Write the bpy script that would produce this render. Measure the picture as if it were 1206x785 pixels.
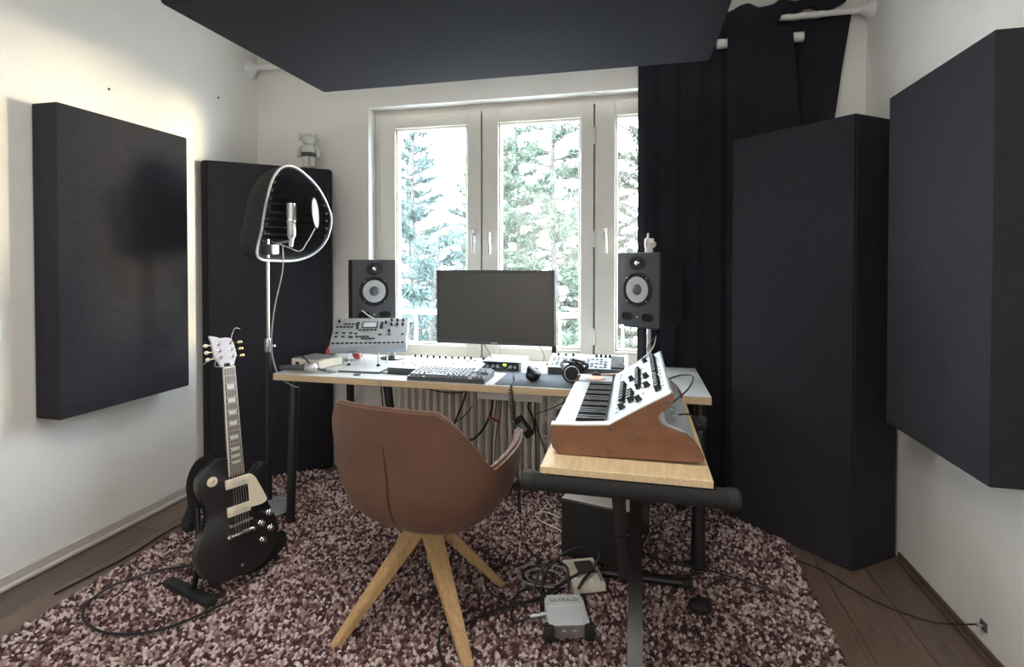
import bpy, bmesh, math, random
from mathutils import Vector as V, Matrix as M
import numpy as np
random.seed(7)
PI = math.pi
for o in list(bpy.data.objects):
    bpy.data.objects.remove(o)
SC = bpy.context.scene
C = SC.collection

# ---------------------------------------------------------------- camera
cd = bpy.data.cameras.new('camera')
cam = bpy.data.objects.new('camera', cd)
C.objects.link(cam)
cam.location = (0, 0, 1.32)
cam.rotation_euler = (math.radians(90 - 0.9), 0, math.radians(13.2))
cd.sensor_fit = 'HORIZONTAL'
cd.sensor_width = 36
cd.lens = 36 * 625 / 1206
cd.shift_y = -(392.5 - 319.8) / 1206
cd.clip_start = 0.05
SC.camera = cam

# ---------------------------------------------------------------- sky
w = bpy.data.worlds.new('sky')
SC.world = w
w.use_nodes = True
bg = w.node_tree.nodes['Background']
bg.inputs[0].default_value = (0.80, 0.91, 1.0, 1)
bg.inputs[1].default_value = 20.0

# ---------------------------------------------------------------- sun
def lamp(name, kind, loc, energy, color, rot=(0, 0, 0), size=None, sy=None, angle=None):
    l = bpy.data.lights.new(name, kind)
    l.energy = energy
    l.color = color
    if kind == 'AREA':
        l.shape = 'RECTANGLE'
        l.size = size
        l.size_y = sy
    if angle is not None:
        l.angle = angle
    o = bpy.data.objects.new(name, l)
    o.location = loc
    o.rotation_euler = rot
    C.objects.link(o)
    return o
def aim(o, d):
    o.rotation_euler = V(d).to_track_quat('-Z', 'Y').to_euler()
sun = lamp('low_sun', 'SUN', (3, 6, 3), 5.5, (1.0, 0.78, 0.42), angle=math.radians(12))
aim(sun, (-1, -0.62, 0.03))
# added fill lights, no source in view: behind the camera and under the ceiling
rear = lamp('added_rear_fill', 'AREA', (-0.6, -1.55, 1.6), 17, (1.0, 0.95, 0.89), size=2.4, sy=1.6)
aim(rear, (0, 1, 0.05))
top = lamp('added_ceiling_fill', 'AREA', (-0.6, 0.95, 2.74), 24, (1.0, 0.95, 0.88), size=1.2, sy=1.2)

# ---------------------------------------------------------------- exposure
vs = SC.view_settings
vs.view_transform = 'Standard'
vs.look = 'None'
vs.exposure = 0.55
vs.gamma = 1.0
vs.use_curve_mapping = False

# ================================================================ helpers
class G:
    """collects geometry, links it as ONE mesh object"""
    def __init__(s):
        s.v = []; s.f = []
    def add(s, vs_, fs, m=None):
        b = len(s.v)
        for p in vs_:
            p = V(p)
            s.v.append(tuple(m @ p if m is not None else p))
        s.f += [tuple(b + i for i in f) for f in fs]
        return s
    def box(s, c, d, m=None, bev=0.0, seg=1):
        bm = bmesh.new()
        bmesh.ops.create_cube(bm, size=1)
        bmesh.ops.scale(bm, vec=d, verts=bm.verts)
        if bev > 0:
            bmesh.ops.bevel(bm, geom=bm.edges[:], offset=bev, segments=seg, affect='EDGES', profile=0.5)
        bm.verts.index_update()
        mm = (m if m is not None else M()) @ M.Translation(c)
        s.add([v.co for v in bm.verts], [[v.index for v in f.verts] for f in bm.faces], mm)
        bm.free()
        return s
    def b2(s, a, b, m=None, bev=0.0, seg=1):
        return s.box([(a[i] + b[i]) / 2 for i in range(3)], [abs(b[i] - a[i]) for i in range(3)], m, bev, seg)
    def tube(s, pts, r, n=8, m=None, cap=True, closed=False):
        P = [V(p) for p in pts]
        k = len(P)
        R_ = r if isinstance(r, (list, tuple)) else [r] * k
        vs_ = []; fs = []
        def tan(i):
            if closed: return (P[(i + 1) % k] - P[i - 1]).normalized()
            a = P[max(i - 1, 0)]; b = P[min(i + 1, k - 1)]
            d = b - a
            return d.normalized() if d.length > 1e-9 else V((0, 0, 1))
        t = tan(0)
        u = t.orthogonal().normalized()
        for i in range(k):
            t = tan(i)
            u = (u - t * u.dot(t))
            u = u.normalized() if u.length > 1e-6 else t.orthogonal().normalized()
            x = t.cross(u)
            for j in range(n):
                a = 2 * PI * j / n
                vs_.append(P[i] + (u * math.cos(a) + x * math.sin(a)) * R_[i])
        for i in range(k if closed else k - 1):
            i2 = (i + 1) % k
            for j in range(n):
                j2 = (j + 1) % n
                fs.append((i * n + j, i * n + j2, i2 * n + j2, i2 * n + j))
        if cap and not closed:
            fs.append(tuple(range(n - 1, -1, -1)))
            fs.append(tuple((k - 1) * n + j for j in range(n)))
        return s.add(vs_, fs, m)
    def cyl(s, a, b, r, r2=None, n=16, m=None):
        return s.tube([a, b], [r, r if r2 is None else r2], n, m)
    def lathe(s, prof, n=24, m=None):
        vs_ = []; fs = []
        for (r, z) in prof:
            for j in range(n):
                a = 2 * PI * j / n
                vs_.append((r * math.cos(a), r * math.sin(a), z))
        for i in range(len(prof) - 1):
            for j in range(n):
                j2 = (j + 1) % n
                fs.append((i * n + j, i * n + j2, (i + 1) * n + j2, (i + 1) * n + j))
        fs.append(tuple(range(n - 1, -1, -1)))
        k = len(prof) - 1
        fs.append(tuple(k * n + j for j in range(n)))
        return s.add(vs_, fs, m)
    def prism(s, poly, a, b, m=None):
        n = len(poly)
        vs_ = [(p[0], p[1], a) for p in poly] + [(p[0], p[1], b) for p in poly]
        fs = [tuple(range(n - 1, -1, -1)), tuple(range(n, 2 * n))]
        fs += [(i, (i + 1) % n, n + (i + 1) % n, n + i) for i in range(n)]
        return s.add(vs_, fs, m)
    def ball(s, c, r, n=12, m=None):
        rr = r if isinstance(r, (list, tuple)) else (r, r, r)
        vs_ = []; fs = []
        h = n // 2 + 1
        for i in range(h + 1):
            t = PI * i / h
            for j in range(n):
                a = 2 * PI * j / n
                vs_.append((c[0] + rr[0] * math.sin(t) * math.cos(a), c[1] + rr[1] * math.sin(t) * math.sin(a), c[2] + rr[2] * math.cos(t)))
        for i in range(h):
            for j in range(n):
                j2 = (j + 1) % n
                fs.append((i * n + j, (i + 1) * n + j, (i + 1) * n + j2, i * n + j2))
        return s.add(vs_, fs, m)
    def mesh(s, name, mat, sharp=35):
        me = bpy.data.meshes.new(name)
        me.from_pydata(s.v, [], s.f)
        bm = bmesh.new()
        bm.from_mesh(me)
        bmesh.ops.remove_doubles(bm, verts=bm.verts, dist=1e-6)
        bmesh.ops.recalc_face_normals(bm, faces=bm.faces)
        bm.to_mesh(me)
        bm.free()
        me.materials.append(mat)
        if sharp:
            me.polygons.foreach_set('use_smooth', [True] * len(me.polygons))
            me.set_sharp_from_angle(angle=math.radians(sharp))
        return me
    def obj(s, name, mat, parent=None, label=None, kind=None, sharp=35, loc=None):
        o = bpy.data.objects.new(name, s.mesh(name, mat, sharp))
        C.objects.link(o)
        if parent is not None: o.parent = parent
        if label: o['label'] = label
        if kind: o['kind'] = kind
        if loc is not None: o.location = loc
        return o

def spline(pts, n=6, closed=False):
    P = [V(p) for p in pts]
    k = len(P); out = []
    for i in range(k if closed else k - 1):
        if closed: a, b, c, d = P[i - 1], P[i], P[(i + 1) % k], P[(i + 2) % k]
        else: a, b, c, d = P[max(i - 1, 0)], P[i], P[i + 1], P[min(i + 2, k - 1)]
        for j in range(n):
            t = j / n
            out.append(0.5 * ((2 * b) + (c - a) * t + (2 * a - 5 * b + 4 * c - d) * t * t + (3 * b - a - 3 * c + d) * t ** 3))
    if not closed: out.append(P[-1])
    return out
def s2(pts, n=6):
    return [(p.x, p.y) for p in spline([(a, b, 0) for a, b in pts], n, True)]
def thing(name, label, cat, loc=(0, 0, 0), rotz=0.0, group=None):
    o = bpy.data.objects.new(name, None)
    o.empty_display_size = 0.05
    C.objects.link(o)
    o.location = loc
    o.rotation_euler = (0, 0, rotz)
    return tag(o, label, cat, group)
def tag(o, label, cat, group=None, kind=None):
    o['label'] = label; o['category'] = cat
    if group: o['group'] = group
    if kind: o['kind'] = kind
    return o
def struct(g, name, mat, sharp=30):
    return g.obj(name, mat, kind='structure', sharp=sharp)
def link_copy(o, parent, loc=None, rot=None):
    c = o.copy()
    C.objects.link(c)
    c.parent = parent
    if loc is not None: c.location = loc
    if rot is not None: c.rotation_euler = rot
    return c
def copies(name, g, mat, parent, locs, sharp=35):
    """one object per location, all sharing one mesh"""
    o = g.obj(name, mat, parent, sharp=sharp, loc=locs[0])
    r = [o]
    for l in locs[1:]:
        r.append(link_copy(o, parent, l))
    return r
T = M.Translation
def RX(d): return M.Rotation(math.radians(d), 4, 'X')
def RY(d): return M.Rotation(math.radians(d), 4, 'Y')
def RZ(d): return M.Rotation(math.radians(d), 4, 'Z')

# ================================================================ materials
def mk(name, col, rough=0.5, metal=0.0, var=0.0, vs_=8.0, bump=0.0, bs=60.0, stretch=None, col2=None, coat=0.0, sheen=0.0, emit=None):
    m = bpy.data.materials.new(name)
    m.use_nodes = True
    nt = m.node_tree; N = nt.nodes; L = nt.links
    b = N['Principled BSDF']
    b.inputs['Base Color'].default_value = (*col, 1)
    b.inputs['Roughness'].default_value = rough
    b.inputs['Metallic'].default_value = metal
    if coat: b.inputs['Coat Weight'].default_value = coat
    if sheen:
        b.inputs['Sheen Weight'].default_value = sheen
        b.inputs['Sheen Roughness'].default_value = 0.4
    if emit:
        b.inputs['Emission Color'].default_value = (*col, 1)
        b.inputs['Emission Strength'].default_value = emit
    tc = N.new('ShaderNodeTexCoord')
    mp = N.new('ShaderNodeMapping')
    L.new(tc.outputs['Object'], mp.inputs['Vector'])
    if stretch: mp.inputs['Scale'].default_value = stretch
    if var or col2:
        n = N.new('ShaderNodeTexNoise')
        n.inputs['Scale'].default_value = vs_
        n.inputs['Detail'].default_value = 5
        L.new(mp.outputs[0], n.inputs['Vector'])
        r = N.new('ShaderNodeValToRGB')
        c2 = col2 if col2 else tuple(c * (1 - var) for c in col)
        c1 = col if col2 else tuple(min(1, c * (1 + var)) for c in col)
        r.color_ramp.elements[0].color = (*c2, 1); r.color_ramp.elements[0].position = 0.3
        r.color_ramp.elements[1].color = (*c1, 1); r.color_ramp.elements[1].position = 0.7
        L.new(n.outputs['Fac'], r.inputs[0])
        L.new(r.outputs[0], b.inputs['Base Color'])
    if bump:
        n2 = N.new('ShaderNodeTexNoise')
        n2.inputs['Scale'].default_value = bs
        n2.inputs['Detail'].default_value = 3
        L.new(mp.outputs[0], n2.inputs['Vector'])
        bp = N.new('ShaderNodeBump')
        bp.inputs['Strength'].default_value = bump
        bp.inputs['Distance'].default_value = 0.004
        L.new(n2.outputs['Fac'], bp.inputs['Height'])
        L.new(bp.outputs[0], b.inputs['Normal'])
    return m
wallm = mk('wall_paint', (0.80, 0.79, 0.76), 0.9, var=0.02, vs_=3, bump=0.35, bs=130)
ceilm = mk('ceiling_paint', (0.82, 0.82, 0.80), 0.95, bump=0.1)
cloth = mk('panel_fabric', (0.0185, 0.0185, 0.0255), 0.95, var=0.15, vs_=40, bump=0.5, bs=500)
cloth2 = mk('bass_trap_fabric', (0.0155, 0.014, 0.021), 0.95, var=0.15, vs_=40, bump=0.5, bs=500)
velvet = mk('curtain_fabric', (0.0055, 0.0065, 0.013), 0.9, var=0.2, vs_=20, bump=0.3, bs=300)
framem = mk('window_paint', (0.80, 0.78, 0.72), 0.4, var=0.02)
white = mk('white_plastic', (0.80, 0.80, 0.80), 0.35)
offwhite = mk('old_white_plastic', (0.74, 0.70, 0.58), 0.4, var=0.06)
black = mk('black_plastic', (0.012, 0.012, 0.014), 0.4, var=0.1)
matte = mk('black_rubber', (0.012, 0.012, 0.013), 0.75, bump=0.2)
foam = mk('foam_grip', (0.013, 0.013, 0.015), 0.9, bump=0.5, bs=200)
bmetal = mk('black_powder_coat', (0.014, 0.014, 0.016), 0.35, bump=0.05)
chrome = mk('chrome', (0.8, 0.8, 0.82), 0.15, 1.0)
steel = mk('brushed_steel', (0.62, 0.63, 0.65), 0.35, 1.0, var=0.05)
gold = mk('brass', (0.75, 0.60, 0.32), 0.25, 1.0)
cream = mk('cream_plastic', (0.80, 0.72, 0.56), 0.4, var=0.04)
greybox = mk('grey_aluminium', (0.33, 0.35, 0.38), 0.45, 0.3, var=0.05)
cabm = mk('speaker_vinyl', (0.045, 0.046, 0.052), 0.55, var=0.12, vs_=30, bump=0.15, bs=300)
conem = mk('speaker_cone', (0.42, 0.43, 0.45), 0.55, var=0.06)
topm = mk('white_laminate', (0.60, 0.61, 0.60), 0.3, var=0.02)
edgem = mk('birch_edge', (0.56, 0.42, 0.26), 0.6, var=0.15, vs_=6, stretch=(1, 1, 40))
boardm = mk('pine_board', (0.66, 0.50, 0.30), 0.55, var=0.14, vs_=9, stretch=(14, 1, 14), bump=0.1)
cheekm = mk('cherry_cheek', (0.185, 0.078, 0.037), 0.45, var=0.16, vs_=14, stretch=(1, 6, 2), coat=0.2)
oak = mk('oak', (0.50, 0.32, 0.155), 0.5, var=0.18, vs_=10, stretch=(9, 9, 1.2), bump=0.1)
leather = mk('tan_leather', (0.150, 0.073, 0.046), 0.55, var=0.14, vs_=7, bump=0.25, bs=180, sheen=0.1)
leather2 = mk('leather_piping', (0.13, 0.065, 0.045), 0.5)
seamm = mk('leather_seam', (0.07, 0.03, 0.02), 0.6)
panelw = mk('synth_panel', (0.50, 0.55, 0.58), 0.4, 0.1)
keyw = mk('ivory_key', (0.66, 0.68, 0.68), 0.25)
keyb = mk('ebony_key', (0.012, 0.011, 0.016), 0.25)
guitb = mk('ebony_lacquer', (0.012, 0.012, 0.014), 0.3, coat=0.4)
fretb = mk('rosewood', (0.20, 0.15, 0.11), 0.5, var=0.25, vs_=20, stretch=(8, 8, 1))
headm = mk('headstock_with_glare', (0.74, 0.74, 0.80), 0.3, coat=0.4)  # glare on the black headstock, put into its base colour as a pale tone
pearl = mk('pearl', (0.82, 0.80, 0.72), 0.25)
radm = mk('radiator_enamel', (0.88, 0.84, 0.75), 0.4, var=0.04)
redm = mk('red_plastic', (0.50, 0.035, 0.06), 0.4)
screenm = mk('screen_glass', (0.066, 0.066, 0.062), 0.33)
lcd = mk('lcd_grey', (0.62, 0.66, 0.68), 0.3)
greenlcd = mk('green_led', (0.55, 0.85, 0.10), 0.4, emit=1.5)
padm = mk('mousepad_cloth', (0.075, 0.085, 0.105), 0.9, bump=0.2, bs=400)
felt = mk('ribbed_felt', (0.020, 0.021, 0.026), 0.9, bump=0.3, bs=200)
silver = mk('silver_paint', (0.50, 0.52, 0.54), 0.3, 0.6)
darkgrey = mk('dark_grey_plastic', (0.07, 0.075, 0.085), 0.5)
keycap = mk('keycap_grey', (0.20, 0.215, 0.25), 0.4)
wirew = mk('white_cable', (0.72, 0.70, 0.68), 0.5)
wireb = mk('black_cable', (0.012, 0.012, 0.013), 0.5)
wirer = mk('red_cable', (0.45, 0.03, 0.06), 0.5)
wireg = mk('grey_cable', (0.30, 0.30, 0.31), 0.5)
peach = mk('peach_pad', (0.75, 0.40, 0.26), 0.5)
figm = mk('figurine_silver', (0.60, 0.60, 0.57), 0.38, 0.15)
plaster = mk('white_plaster', (0.84, 0.82, 0.78), 0.6)
bark = mk('bark', (0.060, 0.052, 0.047), 0.9, var=0.3, vs_=6, bump=0.5, bs=20)
needle = [mk('needles_blue_green', (0.046, 0.074, 0.070), 0.7, var=0.25, vs_=1.5), mk('needles_green', (0.054, 0.074, 0.051), 0.7, var=0.25, vs_=1.5), mk('needles_olive', (0.069, 0.074, 0.052), 0.7, var=0.25, vs_=1.5)]
lawn = mk('lawn', (0.13, 0.13, 0.125), 1.0, var=0.3, vs_=2)
plankm = [mk('floor_plank_%s' % n, c, 0.35, var=0.28, vs_=5, stretch=(16, 1, 1), bump=0.1, bs=90) for n, c in (('brown', (0.135, 0.095, 0.076)), ('dark', (0.112, 0.079, 0.065)), ('warm', (0.150, 0.104, 0.080)))]
basew = mk('skirting_pale', (0.52, 0.48, 0.45), 0.45)
based = mk('skirting_dark', (0.11, 0.075, 0.058), 0.45, var=0.15)
def glassmat():
    m = bpy.data.materials.new('window_glass')
    m.use_nodes = True
    nt = m.node_tree; N = nt.nodes; L = nt.links
    N.remove(N['Principled BSDF'])
    t = N.new('ShaderNodeBsdfTransparent'); g = N.new('ShaderNodeBsdfGlossy'); x = N.new('ShaderNodeMixShader')
    t.inputs[0].default_value = (0.97, 0.98, 0.98, 1)
    g.inputs['Roughness'].default_value = 0.02
    x.inputs[0].default_value = 0.05
    L.new(t.outputs[0], x.inputs[1]); L.new(g.outputs[0], x.inputs[2])
    L.new(x.outputs[0], N['Material Output'].inputs[0])
    return m
glass = glassmat()
def rugmat():
    m = bpy.data.materials.new('rug_pile')
    m.use_nodes = True
    N = m.node_tree.nodes; L = m.node_tree.links
    a = N.new('ShaderNodeAttribute'); a.attribute_name = 'yarn'
    r = N.new('ShaderNodeValToRGB')
    e = r.color_ramp.elements
    r.color_ramp.interpolation = 'CONSTANT'
    e[0].position = 0; e[0].color = (0.058, 0.026, 0.029, 1)
    e[1].position = 0.28; e[1].color = (0.155, 0.082, 0.082, 1)
    for p, c in ((0.50, (0.34, 0.235, 0.225)), (0.74, (0.58, 0.48, 0.46))):
        q = e.new(p); q.color = (*c, 1)
    L.new(a.outputs['Fac'], r.inputs[0])
    b = N['Principled BSDF']
    L.new(r.outputs[0], b.inputs['Base Color'])
    b.inputs['Roughness'].default_value = 0.9
    return m
rugm = rugmat()

# ================================================================ the room
XL, XR, YB, YF, ZC = -2.485, 1.15, 3.10, -1.7, 2.80
WX0, WX1, WZ0, WZ1 = -1.667, 0.50, 0.70, 2.31
g = G(); g.b2((XL - .12, YF - .12, 0), (XL, YB + .3, ZC)); struct(g, 'wall_left', wallm)
g = G(); g.b2((XR, YF - .12, 0), (XR + .12, YB + .3, ZC)); struct(g, 'wall_right', wallm)
g = G()
g.b2((XL, YB, 0), (WX0, YB + .3, ZC)); g.b2((WX1, YB, 0), (XR, YB + .3, ZC))
g.b2((WX0, YB, 0), (WX1, YB + .3, WZ0)); g.b2((WX0, YB, WZ1), (WX1, YB + .3, ZC))
struct(g, 'wall_back', wallm)
g = G(); g.b2((XL, YF - .12, 0), (XR, YF, ZC)); struct(g, 'wall_front', wallm)
g = G(); g.b2((XL - .12, YF - .12, ZC), (XR + .12, YB + .3, ZC + .15)); struct(g, 'ceiling', ceilm)
g = G(); g.b2((XL - .12, YF - .12, -.2), (XR + .12, YB + .3, -.012))
floor = struct(g, 'floor', based)
x = XL; k = 0
while x < XR - 0.01:
    w_ = min(0.192, XR - x)
    y = YF - [0, .4, .85][k % 3]
    while y < YB:
        y0, y1 = max(y, YF), min(y + 1.28, YB)
        if y1 > y0 + .02:
            G().b2((x + .0012, y0 + .0012, -.012), (x + w_ - .0012, y1 - .0012, 0), bev=.001).obj('plank', random.choice(plankm), floor)
        y += 1.28
    x += 0.192; k += 1
g = G(); g.b2((XL, YF, 0), (XL + .014, 2.58, .062), bev=.004); g.b2((XL, YF, 0), (XL + .024, 2.58, .022), bev=.006); struct(g, 'baseboard_left', basew)
g = G(); g.b2((XR - .012, YF, 0), (XR, 2.68, .036), bev=.004); g.b2((XR - .022, YF, 0), (XR, 2.68, .015), bev=.006); struct(g, 'baseboard_right', based)
g = G(); g.b2((-1.88, YB - .014, 0), (XR, YB, .06), bev=.004); struct(g, 'baseboard_back', basew)
# hairline dots (old dowel holes) on the left wall
wl = [o for o in C.objects if o.name == 'wall_left'][0]
for (yy, zz) in ((2.064, 2.161), (2.755, 2.329)):
    G().cyl((XL - .002, yy, zz), (XL + .003, yy, zz), .006, n=10).obj('wall_plug', bmetal, wl)

# ---- window: frame, three casements with panes, handles and hinges
FY = 3.20
fr = G()
fr.b2((WX0, FY, WZ0), (WX0 + .045, FY + .08, WZ1)); fr.b2((WX1 - .045, FY, WZ0), (WX1, FY + .08, WZ1))
fr.b2((WX0 + .045, FY, WZ1 - .045), (WX1 - .045, FY + .08, WZ1)); fr.b2((WX0 + .045, FY, WZ0), (WX1 - .045, FY + .08, WZ0 + .03))
for px_ in (-.94, -.245):
    fr.b2((px_ - .035, FY + .0505, WZ0 + .03), (px_ + .035, FY + .09, WZ1 - .045))
win = struct(fr, 'window_1', framem)
def casement(x0, x1, gx0, gx1, hinge_left, handle_side):
    z0, z1, gz0, gz1 = .725, 2.272, .800, 2.186
    a = G()
    y0, y1 = FY - .022, FY + .05
    for (p, q) in (((x0, z0), (gx0, z1)), ((gx1, z0), (x1, z1)), ((gx0, z0), (gx1, gz0)), ((gx0, gz1), (gx1, z1))):
        a.b2((p[0], y0, p[1]), (q[0], y1, q[1]), bev=.003)
    # glazing bead, one step back
    for (p, q) in (((gx0 - .004, gz0), (gx0 + .012, gz1)), ((gx1 - .012, gz0), (gx1 + .004, gz1)), ((gx0, gz0 - .004), (gx1, gz0 + .012)), ((gx0, gz1 - .012), (gx1, gz1 + .004))):
        a.b2((p[0], y0 + .012, p[1]), (q[0], y1 - .01, q[1]), bev=.002)
    c = a.obj('casement', framem, win)
    G().b2((gx0, FY + .012, gz0), (gx1, FY + .018, gz1)).obj('pane', glass, c, sharp=0)
    hx = x0 if hinge_left else x1
    for hz in (.88, 1.46, 2.07):
        G().cyl((hx, y0 - .006, hz - .045), (hx, y0 - .006, hz + .045), .007, n=10).cyl((hx, y0 - .006, hz + .045), (hx, y0 - .006, hz + .055), .004, n=8).obj('hinge', framem, c)
    if handle_side is not None:
        hx = handle_side
        h = G()
        h.b2((hx - .013, y0 - .008, 1.43), (hx + .013, y0, 1.53), bev=.003)
        h.cyl((hx, y0 - .04, 1.50), (hx, y0, 1.50), .009, n=10)
        h.tube(spline([(hx, y0 - .04, 1.505), (hx + .002, y0 - .046, 1.47), (hx + .006, y0 - .046, 1.38)], 4), .008, 8)
        h.obj('handle', steel, c)
casement(-1.625, -.945, -1.521, -1.035, True, -.985)
casement(-.935, -.250, -.832, -.327, False, -.882)
casement(-.240, .458, -.123, .352, True, -.180)
g = G(); g.b2((WX0, YB + .001, WZ0), (WX1, FY, WZ0 + .018), bev=.004); struct(g, 'trim_1', framem)

# ---- ground and what grows outside
g = G(); g.b2((-40, 3.6, -4.2), (40, 60, -4.0)); o = struct(g, 'ground', lawn)
def pine(x, y, zb, h, rad, seed, nm, label, thin=1.0):
    rnd = random.Random(seed)
    t = thing('pine_tree', label, 'tree', (x, y, zb), 0, 'trees outside the window')
    tr = [(0.06 * math.sin(i * .9 + seed), 0.05 * math.cos(i * 1.3), h * i / 10) for i in range(11)]
    G().tube(tr, [0.085 * (1 - i / 10.5) + .012 for i in range(11)], 8).obj('trunk', bark, t)
    vs_ = []; fs = []
    nb = int(46 * h / 8)
    for b in range(nb):
        zt = h * (0.30 + 0.68 * b / nb)
        L_ = rad * (1.05 - (zt / h)) ** .75 * rnd.uniform(.7, 1.15) + .15
        a = b * 2.4 + rnd.uniform(-.5, .5)
        d = V((math.cos(a), math.sin(a), 0))
        i0 = zt / h * 10
        c = V(tr[min(10, int(i0))]); c.z = zt
        pts = [c + d * (L_ * s) + V((0, 0, L_ * (.10 * s + .28 * s * s * (1 if zt > h * .55 else .3)) + rnd.uniform(-.03, .03))) for s in (0, .3, .6, 1)]
        pts = spline(pts, 3)
        G().tube(pts, [.020 * (1 - i / len(pts)) + .004 for i in range(len(pts))], 5).obj('branch', bark, t)
        for k in range(int(82 * thin * L_ / 1.2)):
            s = rnd.uniform(.22, 1)
            p0 = pts[int(s * (len(pts) - 1))]
            tw = (d.cross(V((0, 0, 1))) * rnd.uniform(-1, 1) + d * rnd.uniform(.1, .8) + V((0, 0, rnd.uniform(-.25, .6)))).normalized()
            tl = rnd.uniform(.10, .34) * (1.1 - .4 * s)
            for q in range(13):
                st = p0 + tw * (tl * q / 12)
                dr = (tw * .7 + V((rnd.gauss(0, 1), rnd.gauss(0, 1), rnd.gauss(0, 1))).normalized() * .9).normalized()
                ln = rnd.uniform(.08, .15)
                sd = dr.cross(V((rnd.gauss(0, 1), rnd.gauss(0, 1), rnd.gauss(0, 1)))).normalized() * .009
                i = len(vs_)
                vs_ += [st - sd, st + sd, st + dr * ln]
                fs.append((i, i + 1, i + 2))
    me = bpy.data.meshes.new('foliage')
    me.from_pydata([tuple(v) for v in vs_], [], fs)
    me.materials.append(needle[nm])
    f = bpy.data.objects.new('foliage', me)
    C.objects.link(f); f.parent = t; f['kind'] = 'stuff'
pine(-4.0, 9.2, -4.0, 8.0, 1.25, 3, 0, 'slender blue-green pine seen through the left window casement', .9)
pine(-2.62, 6.7, -4.0, 5.9, 1.15, 11, 0, 'lower bushy blue-green pine behind the left casement and monitor', 1.1)
pine(-1.22, 8.2, -4.0, 9.6, 1.55, 5, 1, 'tall pine with a visible straight trunk in the middle casement', .75)
pine(-2.55, 11.3, -4.0, 9.2, 1.7, 8, 1, 'green pine further back between the left and middle casements', .9)
pine(0.15, 11.0, -4.0, 9.2, 1.5, 21, 2, 'olive-green pine behind the narrow right casement', .9)
pine(-1.3, 14.8, -4.0, 8.8, 2.0, 31, 2, 'olive pine standing farthest back behind the middle casement', .9)
pine(-5.9, 13.2, -4.0, 8.8, 2.0, 41, 0, 'far blue-green pine at the left edge of the view outside', .8)
pine(-3.55, 11.8, -4.0, 7.9, 1.5, 51, 0, 'blue-green pine standing between the two left trees, further back', .9)
pine(-2.15, 9.0, -4.0, 7.4, 1.1, 61, 1, 'slim green pine just behind the window mullion left of the trunk', .9)
pine(-0.75, 12.2, -4.0, 8.6, 1.5, 71, 2, 'olive pine right of the tall trunk, further back', .9)
pine(-4.6, 15.6, -4.0, 9.0, 2.0, 81, 1, 'green pine at the very back of the left casement view', .8)
# balcony railing
t = thing('balcony_railing', 'white metal balcony railing outside behind the window panes', 'railing', (0, 4.1, 0))
G().b2((-2.6, -.02, .90), (1.2, .02, .94), bev=.006).obj('top_rail', white, t)
G().b2((-2.6, -.012, .60), (1.2, .012, .625), bev=.004).obj('bottom_rail', white, t)
copies('baluster', G().b2((-.009, -.009, .05), (.009, .009, .90)), white, t, [(-2.5 + i * .24, 0, 0) for i in range(16)])
g = G(); g.b2((-2.7, 3.4, -.15), (1.3, 4.2, .05)); struct(g, 'trim_2', white)

# ================================================================ acoustic panels, traps, curtain
def rpoly(x0, y0, x1, y1, r, n=5):
    out = []
    for (cx, cy, a0) in ((x1 - r, y1 - r, 0), (x0 + r, y1 - r, 90), (x0 + r, y0 + r, 180), (x1 - r, y0 + r, 270)):
        for i in range(n + 1):
            a = math.radians(a0 + 90 * i / n)
            out.append((cx + r * math.cos(a), cy + r * math.sin(a)))
    return out
t = thing('acoustic_ceiling_panel', 'large black fabric acoustic panel hung flat under the ceiling', 'acoustic panel', (-.67, 2.09, 2.25))
G().box((0, 0, .055), (2.0, 1.03, .11), bev=.016, seg=3).obj('panel', cloth, t)
for (px, py) in ((-.85, -.4), (.85, -.4), (-.85, .4), (.85, .4)):
    wv = G().cyl((px, py, .11), (px, py, .545), .002, n=6).obj('hanging_wire', steel, t)
    G().cyl((px, py, .105), (px, py, .118), .012, n=10).cyl((px, py, .535), (px, py, .55), .014, n=10).obj('hook', steel, wv)
def wall_panel(loc, label, sx):
    t = thing('acoustic_wall_panel', label, 'acoustic panel', loc, 0, 'black acoustic panels on the side walls')
    G().box((0, 0, .665), (.134, .66, 1.33), bev=.007, seg=2).obj('panel', cloth, t)
    for z in (.15, 1.18):
        G().b2((sx * .067, -.25, z - .02), (sx * .073, .25, z + .02)).obj('wall_batten', oak, t)
wall_panel((-2.412, 2.05, .662), 'black fabric acoustic panel on the left wall', -1)
wall_panel((1.070, 2.145, .665), 'black fabric acoustic panel on the right wall, nearest the camera', 1)

def trap(poly, h, label):
    cx = sum(p[0] for p in poly) / len(poly); cy = sum(p[1] for p in poly) / len(poly)
    t = thing('bass_trap', label, 'bass trap', (cx, cy, 0), 0, 'floor-standing bass traps in the corners')
    bm = bmesh.new()
    vb = [bm.verts.new((p[0] - cx, p[1] - cy, 0.0)) for p in poly]
    f = bm.faces.new(vb)
    e = bmesh.ops.extrude_face_region(bm, geom=[f])
    bmesh.ops.translate(bm, vec=(0, 0, h), verts=[v for v in e['geom'] if isinstance(v, bmesh.types.BMVert)])
    bmesh.ops.bevel(bm, geom=bm.edges[:], offset=.008, segments=2, affect='EDGES')
    bm.verts.index_update()
    q = G().add([v.co for v in bm.verts], [[v.index for v in f.verts] for f in bm.faces])
    q.obj('fabric_cover', cloth2, t)
    # back-panel seam piping along the top front edge
    a, b = V((poly[0][0] - cx, poly[0][1] - cy, h - .012)), V((poly[1][0] - cx, poly[1][1] - cy, h - .012))
    G().tube([a * .985 + b * .015, a * .015 + b * .985], .0035, 6).obj('piping', cloth2, t)
    bm.free()
    return t
trap([(-2.43, 2.60), (-1.915, 3.04), (-1.915, 3.085), (-2.475, 3.085), (-2.475, 2.60)], 1.92, 'black fabric corner bass trap in the left corner behind the microphone')
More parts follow.
